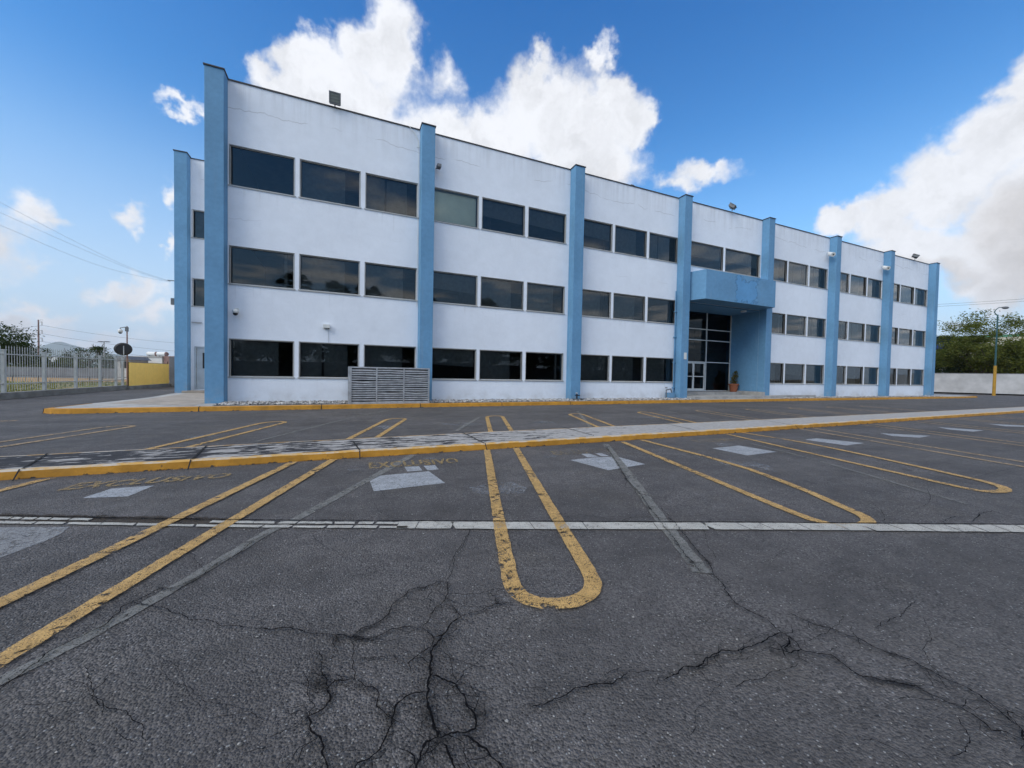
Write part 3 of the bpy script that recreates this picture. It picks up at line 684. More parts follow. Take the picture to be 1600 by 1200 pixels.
def m_glass(nm='glass', tint=(0.40, 0.425, 0.43), k=1.3):
    mt, t = material('tinted_' + nm)
    gl = t.node('ShaderNodeBsdfGlossy'); t.put(gl, 'Color', (0.86, 0.92, 0.97)); t.put(gl, 'Roughness', 0.015)
    n = t.noise(t.pos(), 0.9, 2); t.put(gl, 'Normal', t.bump(n, 0.06, 0.01))
    tr = t.node('ShaderNodeBsdfTransparent'); t.put(tr, 'Color', tint)
    fr = t.node('ShaderNodeFresnel'); t.put(fr, 'IOR', 1.5)
    mx = t.node('ShaderNodeMixShader'); t.put(mx, 0, t.math('MULTIPLY', fr.outputs[0], k, clamp=True)); t.l.new(tr.outputs[0], mx.inputs[1]); t.l.new(gl.outputs[0], mx.inputs[2])
    t.out(mx.outputs[0]); M[nm] = mt
m_glass(); m_glass('glass_clear', (0.90, 0.93, 0.88), 1.3); m_glass('glass_dark', (0.20, 0.21, 0.22), 0.55)

D = 16.15; PZ = 0.152
fk = [(-7.62, 14.75), (-7.55, 14.45), (-7.3, 14.25), (-6.9, 14.18), (3.5, 14.42), (24, 14.62), (48, 14.75), (51.5, 15.1), (53, 16.5)]
pave = MB()
outline = [(x, y+0.13) for x, y in fk[3:]] + [(52.9, 40), (-7.3, 40), (-7.35, 22), (-7.1, 19.2), (-7.25, 17.2), (-7.45, 16), (-7.48, 14.85), (-7.40, 14.55), (-7.2, 14.38)]
pave.prism(outline, 0.0, 0.13)
pv = pave.build('sidewalk', M['concrete']); tag(pv, kind='structure')
kb = MB(); Pk = resample([(x, y) for x, y in [(-7.5, 16.2)] + fk], 0.25); pr = []
for i, p in enumerate(Pk):
    d = (Pk[min(i+1, len(Pk)-1)]-Pk[max(i-1, 0)]).normalized(); nn = Vector((-d.y, d.x))       # towards the building
    j = mnoise.noise((p.x*2, p.y*2, 1))*0.010
    pr.append((p + nn*j, p + nn*(0.02+j), p+nn*0.15))
for a, b in zip(pr, pr[1:]):
    kb.quad((*a[0], -0.01), (*b[0], -0.01), (*b[1], 0.125), (*a[1], 0.125)); kb.quad((*a[1], 0.125), (*b[1], 0.125), (*b[2], 0.14), (*a[2], 0.14))
    kb.quad((*a[2], 0.14), (*b[2], 0.14), (*b[2], 0.05), (*a[2], 0.05))
kb.build('kerb', M['kerb_yellow'], pv)
jt = MB()
for i in range(6, len(pr)-1, 13):
    a = pr[i]; d = (Pk[i+1]-Pk[i]).normalized()*0.012
    jt.quad((a[0].x-d.x, a[0].y-d.y-0.004, 0), (a[0].x+d.x, a[0].y+d.y-0.004, 0), (a[1].x+d.x, a[1].y-0.004, 0.128), (a[1].x-d.x, a[1].y-0.004, 0.128))
    jt.quad((a[1].x-d.x, a[1].y, 0.130), (a[1].x+d.x, a[1].y, 0.130), (a[2].x+d.x, a[2].y, 0.146), (a[2].x-d.x, a[2].y, 0.146))
jt.build('kerb_joint', M['groove'], pv)
MB().quad((-6.9,16.1,0.134), (-4.40,14.75,0.134), (-4.40,22.6,0.134), (-6.75,22.6,0.134)).build('worn_screed', M['concrete_warm'], pv)
gb = MB().quad((-3.9,14.66,0.136), (17.2,14.72,0.136), (17.2,16.1,0.136), (-3.9,16.1,0.136)).build('planting_bed', M['concrete_dark'], pv)
MB().quad((24.4,14.85,0.136), (45.2,15.0,0.136), (45.2,16.1,0.136), (24.4,16.1,0.136)).build('planting_bed', M['concrete_dark'], pv)
def pebbles():
    rp = random.Random(2); mb = MB(); ico = [(0,0,1),(.894,0,.447),(.276,.851,.447),(-.724,.526,.447),(-.724,-.526,.447),(.276,-.851,.447),(.724,.526,-.447),(-.276,.851,-.447),(-.894,0,-.447),(-.276,-.851,-.447),(.724,-.526,-.447),(0,0,-1)]
    fc = [(0,1,2),(0,2,3),(0,3,4),(0,4,5),(0,5,1),(1,6,2),(2,7,3),(3,8,4),(4,9,5),(5,10,1),(2,6,7),(3,7,8),(4,8,9),(5,9,10),(1,10,6),(6,11,7),(7,11,8),(8,11,9),(9,11,10),(10,11,6)]
    for i in range(9500):
        if i < 6500: x = -3.85 + 21*rp.random()**1.2; y = 14.72+1.38*rp.random()
        else: x = 24.5+20.5*rp.random(); y = 14.95+1.1*rp.random()
        if rp.random() < 0.35 and y > 15.9: continue
        r = rp.uniform(0.018, 0.045); a, b, c = r*rp.uniform(.8, 1.5), r*rp.uniform(.7, 1.1), r*rp.uniform(.45, .9); th = rp.uniform(0, 6.3); ct, st = math.cos(th), math.sin(th)
        k = len(mb.v); z = 0.14+c*0.7
        for vx, vy, vz in ico: mb.v.append((x+ct*a*vx-st*b*vy, y+st*a*vx+ct*b*vy, z+c*vz))
        mb.f += [tuple(k+q for q in f) for f in fc]
    mt, t = material('pebble'); p = t.pos(); n = t.voro(p, 14.0, out=1); s = t.sep(n)
    c = t.mix(t.ramp(s[0], 0.2, 0.9), (0.13, 0.13, 0.13), (0.52, 0.50, 0.47)); t.out(t.bsdf(c, 0.8, 0.2)); M['pebble'] = mt
    tag(mb.build('pebbles', mt, smooth=True), kind='stuff')
pebbles()

# ---------------------------------------------------------------- the office building
XL = [-4.37, 2.63, 9.76, 16.71, 23.65, 30.70, 37.66, 44.67]; PW = 0.53; PD = 0.46
ZG, ZM, ZU, ZT, Z0 = (1.03, 2.34), (4.26, 5.55), (7.63, 8.99), 11.14, 0.10
bld = thing('office_building', 'three storey white stuccoed office building with sky blue pilasters and blue entrance canopy', 'building', (20.0, 16.15, 0.13))
def wall_with_holes(mb, x0, x1, z0, z1, holes, y, dep):
    xs_ = sorted({x0, x1, *[h[0] for h in holes], *[h[1] for h in holes]}); zs_ = sorted({z0, z1, *[h[2] for h in holes], *[h[3] for h in holes]})
    inside = lambda x, z: any(h[0] < x < h[1] and h[2] < z < h[3] for h in holes)
    for xa, xb in zip(xs_, xs_[1:]):
        for za, zb in zip(zs_, zs_[1:]):
            if not inside((xa+xb)/2, (za+zb)/2):
                mb.quad((xa,y,za),(xb,y,za),(xb,y,zb),(xa,y,zb)); mb.quad((xb,y+dep,za),(xa,y+dep,za),(xa,y+dep,zb),(xb,y+dep,zb))
    for (a, b, c, d) in holes:
        mb.quad((a,y,c),(a,y+dep,c),(a,y+dep,d),(a,y,d)); mb.quad((b,y+dep,c),(b,y,c),(b,y,d),(b,y+dep,d))
        mb.quad((a,y,c),(b,y,c),(b,y+dep,c),(a,y+dep,c)); mb.quad((a,y+dep,d),(b,y+dep,d),(b,y,d),(a,y,d))
holes = []; wins = []
for i in range(7):
    r = XL[i]+PW
    for (za, zb) in (ZG, ZM, ZU):
        if i == 3:
            if za == ZU[0]: cells = [(r+0.30, r+3.04), (r+3.24, r+6.30)]
            else: cells = []
        else: cells = [(r+0.05, r+2.00), (r+2.18, r+4.22), (r+4.42, r+6.40)]
        for c_ in cells: holes.append((c_[0], c_[1], za, zb)); wins.append((i, c_[0], c_[1], za, zb))
fw = MB(); RT = 0.20
a3, b3 = XL[3]+PW, XL[4]
wall_with_holes(fw, XL[0]+0.02, a3, Z0, ZT, [h for h in holes if h[1] < a3], D, RT)
wall_with_holes(fw, a3, b3, 5.57, ZT, [h for h in holes if a3 < h[0] < b3], D, RT)
wall_with_holes(fw, b3, XL[7]+PW-0.02, Z0, ZT, [h for h in holes if h[0] > b3], D, RT)
fw.build('facade_wall', M['stucco'], bld)
sw_ = MB().box(XL[0]+0.02, XL[0]+0.26, D+RT, 38, Z0, ZT-0.01).box(XL[7]+PW-0.26, XL[7]+PW-0.02, D+RT, 38, Z0, ZT-0.01).box(XL[0]+0.26, XL[7]+PW-0.26, 37.8, 38, Z0, ZT-0.01)
sw_.build('side_wall', M['stucco'], bld)
MB().box(XL[0]+0.27, XL[7]+PW-0.27, D+RT+0.005, 37.78, 10.2, 10.35).build('roof', M['roofing'], bld)
it = MB()
for z in (0.15, 3.5, 6.85): it.box(XL[0]+0.27, a3-0.3 if z < 5 else XL[7]+0.2, D+RT+0.005, 24, z-0.12, z)
for z in (0.15, 3.5): it.box(b3+0.32, XL[7]+0.2, D+RT+0.005, 24, z-0.12, z)
it.box(XL[0]+0.27, XL[7]+0.2, 24.01, 24.1, 0.2, 10.1)
for x in (6.5, 13.5, 27, 34, 41): it.box(x, x+0.1, 18.5, 24, 0.2, 10.1)
it.build('inner_partition', M['inside'], bld)
# pilasters (one mesh each) and the dark metal coping
pz = MB().box(0, PW, 0, PD, 0, ZT+0.02-Z0).mesh('pilaster', M['blue'])
for i, x in enumerate(XL):
    o = bpy.data.objects.new('pilaster', pz); col.objects.link(o); o.parent = bld; o.location = Vector((x, D-PD, Z0)) - wloc(bld); bv = o.modifiers.new('bevel', 'BEVEL'); bv.width = 0.012; bv.segments = 2
cp = MB()
for i in range(8):
    cp.box(XL[i]-0.025, XL[i]+PW+0.025, D-PD-0.03, D-0.03, ZT+0.021, ZT+0.06)
cp.box(XL[0], XL[7]+PW, D-0.029, D+0.26, ZT+0.002, ZT+0.045)
cp.build('coping', M['coping'], bld)
# windows
def win_meshes(w, h):
    fr = MB(); t_ = 0.028; y0, y1 = 0.05, 0.10
    fr.box(0, w, y0, y1, 0, t_).box(0, w, y0, y1, h-t_, h).box(0, t_, y0, y1, t_, h-t_).box(w-t_, w, y0, y1, t_, h-t_)
    ol = 0.022                                                     # thin trim standing on the wall face
    fr.box(-0.018, 0.0, -0.008, 0.05, -0.0, h+0.018).box(w, w+0.018, -0.008, 0.05, 0.0, h+0.018).box(0.0, w, -0.008, 0.05, h, h+0.018)
    sill = MB().box(-0.05, w+0.05, -0.03, 0.05, -0.042, -0.002)
    pane = MB().quad((t_, 0.08, t_), (w-t_, 0.08, t_), (w-t_, 0.08, h-t_), (t_, 0.08, h-t_))
    seal = MB(); s_ = 0.014
    seal.box(t_, w-t_, 0.06, 0.078, t_, t_+s_).box(t_, w-t_, 0.06, 0.078, h-t_-s_, h-t_).box(t_, t_+s_, 0.06, 0.078, t_+s_, h-t_-s_).box(w-t_-s_, w-t_, 0.06, 0.078, t_+s_, h-t_-s_)
    return fr.mesh('window', M['alu']), sill.mesh('sill', M['alu']), pane.mesh('pane', M['glass']), seal.mesh('seal', M['dark_seal'])
cache = {}; rw = random.Random(21)
def put(name, me, parent, loc):
    o = bpy.data.objects.new(name, me); col.objects.link(o); o.parent = parent; o.location = Vector(loc) - (wloc(parent)); return o
def blind_mesh(w, h, kind):
    mb = MB(); y = 0.20
    if kind == 'most': mb.quad((0.05, y, 0.05), (w*0.74, y, 0.05), (w*0.74, y, h-0.03), (0.05, y, h-0.03))
    elif kind == 'top': mb.quad((0.05, y, h*0.48), (w-0.05, y, h*0.42), (w-0.05, y, h-0.03), (0.05, y, h-0.03))
    elif kind == 'full': mb.quad((0.05, y, 0.05), (w-0.05, y, 0.05), (w-0.05, y, h-0.03), (0.05, y, h-0.03))
    elif kind == 'split': mb.quad((0.05, y, 0.05), (w*0.36, y, 0.05), (w*0.36, y, h-0.03), (0.05, y, h-0.03)); mb.quad((w*0.40, y, 0.05), (w*0.80, y, 0.05), (w*0.80, y, h-0.03), (w*0.40, y, h-0.03))
    else: mb.quad((w*0.83, y, 0.05), (w*0.88, y, 0.05), (w*0.88, y, h-0.03), (w*0.83, y, h-0.03))
    return mb
def add_window(x0, x1, za, zb, y, kind, parent, mat='blind'):
    w, h = x1-x0, zb-za; key = (round(w, 2), round(h, 2))
    if key not in cache: cache[key] = win_meshes(w, h)
    a, b, c, d = cache[key]
    o = put('window', a, parent, (x0, y, za)); put('sill', b, o, (x0, y, za)); pn_ = put('pane', c, o, (x0, y, za)); pn_.rotation_euler = (rw.uniform(-.006,.006), 0, rw.uniform(-.005,.005));
    if mat == 'reflect_pale': pn_.data = c.copy(); pn_.data.materials[0] = M['glass_clear']
    put('seal', d, o, (x0, y, za))
    if kind:
        bk = (key, kind, mat)
        if bk not in cache: cache[bk] = blind_mesh(w, h, kind).mesh('blind', M[mat])
        put('blind', cache[bk], o, (x0, y, za))
    return o
for n_, (i, xa, xb, za, zb) in enumerate(wins):
    kinds = {ZG[0]: ['strip', 'most', 'split', 'most', 'full', 'top'], ZM[0]: ['most', 'split', 'top', 'most', 'strip'], ZU[0]: ['most', 'top', 'split', 'most', 'top']}[za]
    kd = rw.choice(kinds); mt_ = 'blind'
    if i == 1 and za == ZU[0] and xa < XL[1]+1: kd, mt_ = 'full', 'reflect_pale'  # pale sheet standing in for a bright cloud reflected in this pane
    if i == 0 and za == ZU[0] and xa < XL[0]+1: kd = None
    add_window(xa, xb, za, zb, D, kd, bld, mt_)
# left wing set back behind the first pilaster
WY = 23.06
wg = MB(); wall_with_holes(wg, -7.3, -4.3, Z0, 11.24, [(-6.88,-4.9,7.55,8.86),(-6.88,-4.9,4.29,5.60),(-6.80,-5.85,0.30,2.36)], WY, 0.2)
wg.box(-7.3, -7.1, WY+0.2, 38, Z0, 11.24).box(-7.1, -4.36, 37.8, 38, Z0, 11.24).box(-7.1, -4.36, WY+0.201, 37.79, 10.4, 10.5)
wg.build('wing_wall', M['stucco'], bld)
MB().box(-7.42, -6.95, 22.6, WY, Z0, 11.27).build('pilaster', M['blue'], bld)
MB().box(-7.45, -6.92, 22.57, WY-0.03, 11.271, 11.31).box(-7.32, -4.37, WY-0.029, WY+0.23, 11.242, 11.28).build('coping', M['coping'], bld)
MB().box(-6.9, -6.5, 22.95, WY-0.005, 3.5, 3.51).box(-7.0, -4.4, WY+0.9, 24.4, 0.2, 0.22).build('inner_partition', M['inside'], bld)
add_window(-6.88, -4.9, 7.55, 8.86, WY, 'split', bld); add_window(-6.88, -4.9, 4.29, 5.60, WY, 'most', bld)
simple('door_grey', (0.40, 0.45, 0.49), 0.6, 0.3, var=0.12)
dr = MB().box(-6.80, -6.74, WY-0.03, WY+0.1, 0.30, 2.36).box(-5.91, -5.85, WY-0.03, WY+0.1, 0.30, 2.36).box(-6.74, -5.91, WY-0.03, WY+0.1, 2.30, 2.36)
dr.box(-6.73, -6.50, WY+0.02, WY+0.07, 0.31, 2.29).box(-6.50, -5.92, WY+0.02, WY+0.07, 0.31, 1.30).box(-6.50, -5.92, WY+0.02, WY+0.07, 2.06, 2.29).box(-6.06, -5.92, WY+0.02, WY+0.07, 1.30, 2.06)
dr = dr.build('side_door', M['door_grey'], bld)
MB().box(-6.50, -6.06, WY+0.035, WY+0.045, 1.30, 2.06).build('pane', M['black'], dr)
hn = MB()
for z in (0.55, 1.2, 2.05): hn.box(-6.75, -6.72, WY+0.0, WY+0.018, z, z+0.12)
hn.build('hinge', M['galv'], dr)
MB().box(-7.1, -4.4, 22.4, WY-0.002, 0.131, 0.24).build('doorstep', M['concrete_warm'], bld)
# entrance
en = MB(); GY = 18.05; ex0, ex1 = a3, b3
en.box(ex1, ex1+0.3, D+0.001, GY+0.3, Z0, 5.565).build('entrance_side_wall', M['blue'], bld)
MB().box(ex0-0.3, ex0, D+RT, GY+0.3, Z0, 5.57).build('entrance_side_wall', M['blue'], bld)
MB().box(ex0, ex1, D+0.02, GY+0.4, 5.50, 5.565).build('entrance_soffit', M['blue'], bld)
ca = MB(); tz0, tz1 = 5.58, 7.15
foot = [(ex0+0.02, D-0.001), (ex0+0.45, 15.05), (23.42, 15.05), (ex1+0.0, D-0.001)]
ca.prism(foot, tz0, tz1); ca = ca.build('canopy', M['blue'], bld)
def m_patch():
    mt, t = material('fresh_blue_patch'); p = t.pos(); s = t.sep(p)
    n = t.noise(p, 1.6, 5, 0.65)
    dx = t.math('MULTIPLY', t.math('ABSOLUTE', t.math('SUBTRACT', s[0], 20.9)), 0.85); dz = t.math('ABSOLUTE', t.math('SUBTRACT', s[2], 6.25))
    a = t.ramp(t.math('ADD', t.math('MAXIMUM', dx, dz), t.math('MULTIPLY', t.math('SUBTRACT', n, 0.5), 2.6)), 0.80, 0.55)
    t.out(t.alpha(t.bsdf(t.vmath('SCALE', (0.11, 0.30, 0.53), scale=t.ramp(n, 0.3, 0.7, 0.9, 1.08)), 0.6, 0.3), a)); M['fresh_blue_patch'] = mt
m_patch()
MB().quad((19.2,15.047,5.60), (22.8,15.047,5.60), (22.8,15.047,7.13), (19.2,15.047,7.13)).build('repainted_patch', M['fresh_blue_patch'], ca)
ds = MB().cyl((22.55,16.4,5.43), (22.55,16.4,5.499), 0.16, n=20).build('downlight', M['white_plastic'], bld)
cw = MB(); zb_ = 0.44
def bar(x0, x1, z0, z1, t0=0.0): cw.box(x0, x1, GY-0.05+t0, GY+0.05, z0, z1)
for x in (ex0+0.03, 21.33, ex1-0.09): bar(x, x+0.06, zb_, 5.50)
for z in (2.29, 3.70, 4.40, zb_): 
    for xa, xb in ((ex0+0.09, 21.33), (21.39, ex1-0.09)): bar(xa, xb, z, z+0.055, 0.004)
cw = cw.build('curtain_wall_frame', M['alu_pale'], bld)
pn = MB()
for xa, xb, za, zb2 in ((ex0+0.05, 21.34, 2.32, 5.5), (21.36, ex1-0.06, 0.46, 5.5)): pn.quad((xa,GY,za),(xb,GY,za),(xb,GY,zb2),(xa,GY,zb2))
pn.build('glazing', M['glass_dark'], cw)
MB().box(ex0, ex1, 21.5, 21.6, 0.3, 5.5).box(ex0, ex1, GY+0.06, 21.4, 5.3, 5.45).box(ex0, ex1, GY+0.06, 21.4, 0.3, 0.40).box(21.8, 23.2, 20.0, 20.6, 0.41, 1.3).build('lobby', M['inside'], bld)
def leaf(x0, x1, name='door_leaf'):
    f = MB(); z0, z1 = 0.50, 2.28; t_ = 0.07
    f.box(x0, x0+t_, GY-0.03, GY+0.03, z0, z1).box(x1-t_, x1, GY-0.03, GY+0.03, z0, z1).box(x0+t_, x1-t_, GY-0.03, GY+0.03, z0, z0+0.11).box(x0+t_, x1-t_, GY-0.03, GY+0.03, z1-t_, z1).box(x0+t_, x1-t_, GY-0.03, GY+0.03, 1.36, 1.41)
    o = f.build(name, M['white_plastic'], bld)
    MB().quad((x0+t_,GY,z0+.1),(x1-t_,GY,z0+.1),(x1-t_,GY,z1-t_),(x0+t_,GY,z1-t_)).build('pane', M['glass_dark'], o)
    MB().tube([(x1-0.1,GY-0.04,1.2),(x1-0.1,GY-0.08,1.2),(x1-0.1,GY-0.08,1.55),(x1-0.1,GY-0.04,1.55)], 0.012).build('handle', M['galv'], o)
leaf(19.28, 20.28); leaf(20.29, 21.27)
MB().quad((ex0+0.1,GY,0.5),(19.22,GY,0.5),(19.22,GY,2.28),(ex0+0.1,GY,2.28)).build('glazing', M['glass_dark'], cw)
MB().box(19.22, 19.27, GY-0.04, GY+0.04, 0.5, 2.28).build('door_post', M['alu_pale'], bld)
st = MB().box(ex0, 24.0, 16.9, GY+0.3, 0.12, 0.42).box(ex0, 24.9, 15.2, 16.9, 0.12, 0.27)
st.build('entrance_step', M['concrete'], bld)
MB().box(23.30, 23.62, 15.6, GY-0.01, 0.275, 0.50).box(24.25, 28.3, 15.35, 15.66, 0.131, 0.30).build('low_concrete_kerb', M['concrete'], bld)
# service pipes beside the fourth pilaster, small plate, cables
pp_ = MB().tube([(16.62,16.08,0.2),(16.62,16.08,6.05)], 0.03).tube([(16.52,16.0,0.2),(16.52,16.0,2.9)], 0.018)
for z in (0.7, 2.1, 3.5, 4.9): pp_.box(16.56, 16.70, 16.03, 16.148, z, z+0.05)
pp_.build('drain_pipe', M['blue'], bld)
MB().box(16.92, 17.10, D-PD-0.02, D-PD-0.002, 2.30, 2.66).build('notice_plate', M['white_plastic'], bld)
MB().tube([(2.2,16.12,11.18),(2.3,16.11,11.05),(2.42,16.11,10.95),(2.55,16.10,10.7),(2.58,16.10,10.4)], 0.012, 6).tube([(2.50,16.10,10.42),(2.62,16.10,10.44)], 0.014, 6).tube([(2.58,16.12,10.4),(2.58,16.12,4.0)], 0.008, 6).build('cable', M['white_plastic'], bld)

# ---------------------------------------------------------------- things on and by the building
def at(px, py, depth):
    v = ray(px, py)*depth; return Vector((v.x, v.y, v.z+CAM_H))
def louvred_screen():
    x0, x1, y0, y1, z0, z1 = 0.0, 2.84, 14.58, 16.05, 0.14, 1.46
    t = thing('louvred_screen', 'grey metal louvred enclosure with dented slats on the pebbles against the white wall', 'louvred enclosure', (1.4, 15.2, 0.14))
    fr = MB(); b = 0.045
    for x in (x0, x0+0.93, x0+1.88, x1-b):
        fr.box(x, x+b, y0, y0+b, z0, z1-b)
    fr.box(x0, x1, y0, y0+b, z1-b, z1).box(x0, x0+b, y0+b, y1, z1-b, z1).box(x1-b, x1, y0+b, y1, z1-b, z1).box(x0, x0+b, y1-b, y1, z0, z1-b).box(x1-b, x1, y1-b, y1, z0, z1-b)
    fr.box(x0+b, x1-b, y0+0.003, y0+b-0.003, z0, z0+b).box(x0+b, x1-b, y1-b, y1, z1-b, z1)
    fr.build('frame', M['galv'], t)
    rl = random.Random(4)
    for (a, c) in ((x0+b, x0+0.93), (x0+0.93+b, x0+1.88), (x0+1.88+b, x1-b)):
        lv = MB(); n = 15
        for i in range(n):
            z = z0+b+0.02+(z1-z0-2*b-0.02)*i/n; dz1, dz2 = rl.uniform(-.008,.008), rl.uniform(-.008,.008); sag = rl.choice([0,0,0,-0.02,0.012])
            xm = (a+c)/2
            for (xa, xb, za, zc) in ((a+.002, xm, z+dz1, z+sag), (xm, c-.002, z+sag, z+dz2)):
                lv.quad((xa,y0+0.005,za),(xb,y0+0.005,zc),(xb,y0+0.040,zc+0.026),(xa,y0+0.040,za+0.026)); lv.quad((xa,y0+0.040,za+0.030),(xb,y0+0.040,zc+0.030),(xb,y0+0.003,zc+0.006),(xa,y0+0.003,za+0.006))
                lv.quad((xa,y0+0.003,za-0.022),(xb,y0+0.003,zc-0.022),(xb,y0+0.0045,zc+0.008),(xa,y0+0.0045,za+0.008))
        lv.build('louvre_panel', M['galv'], t)
    sl = MB()
    for i in range(17):
        z = z0+0.04+i*0.073
        sl.quad((x0+0.004,y0+b,z),(x0+0.004,y1-b,z),(x0+0.04,y1-b,z+0.06),(x0+0.04,y0+b,z+0.06))
    sl.build('louvre_panel', M['galv'], t)
    MB().box(x0+0.047, x0+0.12, y0-0.012, y0-0.002, z0, z1-0.02).build('edge_plate', M['galv'], t)
    m_ = MB().box(x0+0.35, x1-0.3, y0+0.35, y1-0.2, z0, z1-0.25).build('cooling_unit', M['black'], t)
    MB().box(x0+0.05, x1-0.05, y0+0.10, y0+0.11, z0, z1-0.05).build('gap_shade', M['black'], t)  # black sheet standing in for the shade between the slats
louvred_screen()
def floodlight(name_lbl, x, y, z, tilt, yaw, s=1.0, w=0.34, h=0.30):
    t = thing('floodlight', name_lbl, 'floodlight', (x, y, z), 'floodlights along the roof edge')
    Mx = Matrix.Rotation(R_(yaw), 3, 'Z') @ Matrix.Rotation(R_(tilt), 3, 'X')
    def tr(mb): mb.v = [tuple(Vector((x, y, z+0.17*s)) + Mx @ (Vector(v)*s)) for v in mb.v]; return mb
    tr(MB().box(-w/2, w/2, -0.03, 0.10, -h/2, h/2).box(-w/2-0.02, w/2+0.02, -0.05, -0.03, -h/2-0.02, -h/2+0.02).box(-w/2-0.02, w/2+0.02, -0.05, -0.03, h/2-0.02, h/2+0.02)
       .box(-w/2-0.02, -w/2+0.02, -0.049, -0.03, -h/2+.02, h/2-.02).box(w/2-0.02, w/2+0.02, -0.049, -0.03, -h/2+.02, h/2-.02)).build('housing', M['galv_dark'], t)
    gm = MB()
    for i in range(3): gm.box(-w/2+0.03, w/2-0.03, -0.040, -0.031, -h/2+0.035+i*(h-0.05)/3, -h/2+0.02+(i+1)*(h-0.05)/3)
    tr(gm).build('lens', M['lens'], t)
    MB().tube([(x, y+0.04, z-0.10), (x, y+0.04, z+0.06)], 0.02*s).tube([(x-0.17*s, y+0.02, z+0.14), (x-0.17*s, y+0.03, z+0.02), (x+0.17*s, y+0.03, z+0.02), (x+0.17*s, y+0.02, z+0.14)], 0.013*s).build('bracket', M['galv_dark'], t)
simple('lens', (0.13, 0.14, 0.12), 0.25, 0.5, var=0.1)
floodlight('square floodlight on the roof edge above the left bay, facing forwards', -0.52, 15.98, 11.22, 12, 0, 1.0, 0.36, 0.36)
floodlight('floodlight tilted upwards on the roof edge above the entrance canopy', 20.75, 15.98, 11.25, -50, 30, 1.15)
floodlight('floodlight tilted upwards on the roof edge above the last bay on the right', 42.0, 15.98, 11.25, -62, 30, 1.25)
floodlight('tiny lamp barely showing over the roof edge above the third bay', 13.55, 16.2, 11.14, -60, 20, 0.5)
def dome_camera():
    x, y, z = -3.58, 16.15, 3.22
    t = thing('security_camera', 'white dome security camera on a short arm high on the wall beside the first pilaster', 'security camera', (x, y, z), 'cameras on the facade')
    MB().tube([(x,y-0.01,z+0.12),(x,y-0.16,z+0.13)], 0.028).box(x-0.06, x+0.06, y-0.02, y-0.003, z+0.02, z+0.2).build('arm', M['white_plastic'], t)
    MB().sphere((x,y-0.18,z+0.06), 0.095, (1,1,0.9)).build('housing', M['white_plastic'], t, smooth=True)
    MB().sphere((x,y-0.18,z-0.01), 0.075).build('dome', M['black'], t, smooth=True)
dome_camera()
def box_camera(x, y, z, lbl, s=1.0):
    t = thing('security_camera', lbl, 'security camera', (x, y, z), 'cameras on the facade')
    MB().tube([(x,y,z+0.05*s),(x-0.05*s,y-0.16*s,z)], 0.03*s).build('arm', M['white_plastic'], t)
    MB().cyl((x-0.02*s,y-0.10*s,z-0.06*s),(x-0.16*s,y-0.34*s,z-0.16*s), 0.10*s, 0.11*s, 14).build('housing', M['white_plastic'], t)
    MB().cyl((x-0.161*s,y-0.342*s,z-0.161*s),(x-0.165*s,y-0.348*s,z-0.164*s), 0.04*s, 0.04*s, 14).build('lens', M['lens'], t)
box_camera(30.42, 16.1, 10.05, 'white camera high on the wall beside the sixth pilaster, nearer the entrance', 1.35)
box_camera(37.40, 16.1, 10.0, 'white camera high on the wall beside the seventh pilaster, farther from the entrance', 1.35)
def small(nm, lbl, cat, loc, mb, mat):
    o = mb.build(nm, mat, None, loc); tag(o, lbl, cat); return o
x, y, z = 3.30, 16.15, 9.72
t = thing('security_camera', 'small dark camera sticking out beside the second pilaster above the top windows', 'security camera', (x, y, z), 'cameras on the facade')
MB().tube([(x,y,z+0.05),(x+0.04,y-0.2,z+0.05)], 0.02).build('arm', M['galv_dark'], t)
MB().box(x-0.03, x+0.13, y-0.42, y-0.18, z-0.06, z+0.06).build('housing', M['galv_dark'], t)
t = thing('wall_light', 'small white box lamp on the wall above the lower windows with a cable below', 'wall light', (-0.75, 16.15, 2.95))
MB().box(-0.87, -0.64, 16.0, 16.148, 2.90, 3.03).build('housing', M['white_plastic'], t); MB().box(-0.84, -0.67, 16.02, 16.13, 2.885, 2.899).build('diffuser', M['lens'], t)
MB().tube([(-0.69,16.135,2.9),(-0.69,16.135,2.36)], 0.006, 6).build('cable', M['galv'], t)
# tap at the foot of the third pilaster, valve box at the fourth
t = thing('garden_tap', 'dark standpipe tap at the foot of the third pilaster on the pebbles', 'tap', (9.95, 15.45, 0.14))
MB().cyl((9.95,15.45,0.14),(9.95,15.45,0.42),0.035).cyl((9.85,15.45,0.36),(10.08,15.40,0.36),0.025).build('pipe', M['black'], t)
MB().sphere((9.93,15.44,0.46),0.06,(1,1,.5)).build('handle', M['galv'], t); MB().box(9.7,10.35,15.2,15.5,0.14,0.20).build('base', M['black'], t)
t = thing('valve_box', 'bluish pipe valve assembly at the foot of the wall beside the entrance pilaster', 'valve', (16.2, 15.9, 0.14))
MB().box(16.05,16.5,15.85,16.1,0.14,0.45).build('housing', M['blue'], t); MB().cyl((15.98,15.95,0.14),(15.98,15.95,0.62),0.03).tube([(15.98,15.95,0.6),(16.25,15.9,0.66),(16.35,15.9,0.4)],0.03).build('pipe', M['galv_dark'], t)
MB().sphere((15.98,15.95,0.72),0.07,(1,1,.5)).build('handle', M['galv_dark'], t)

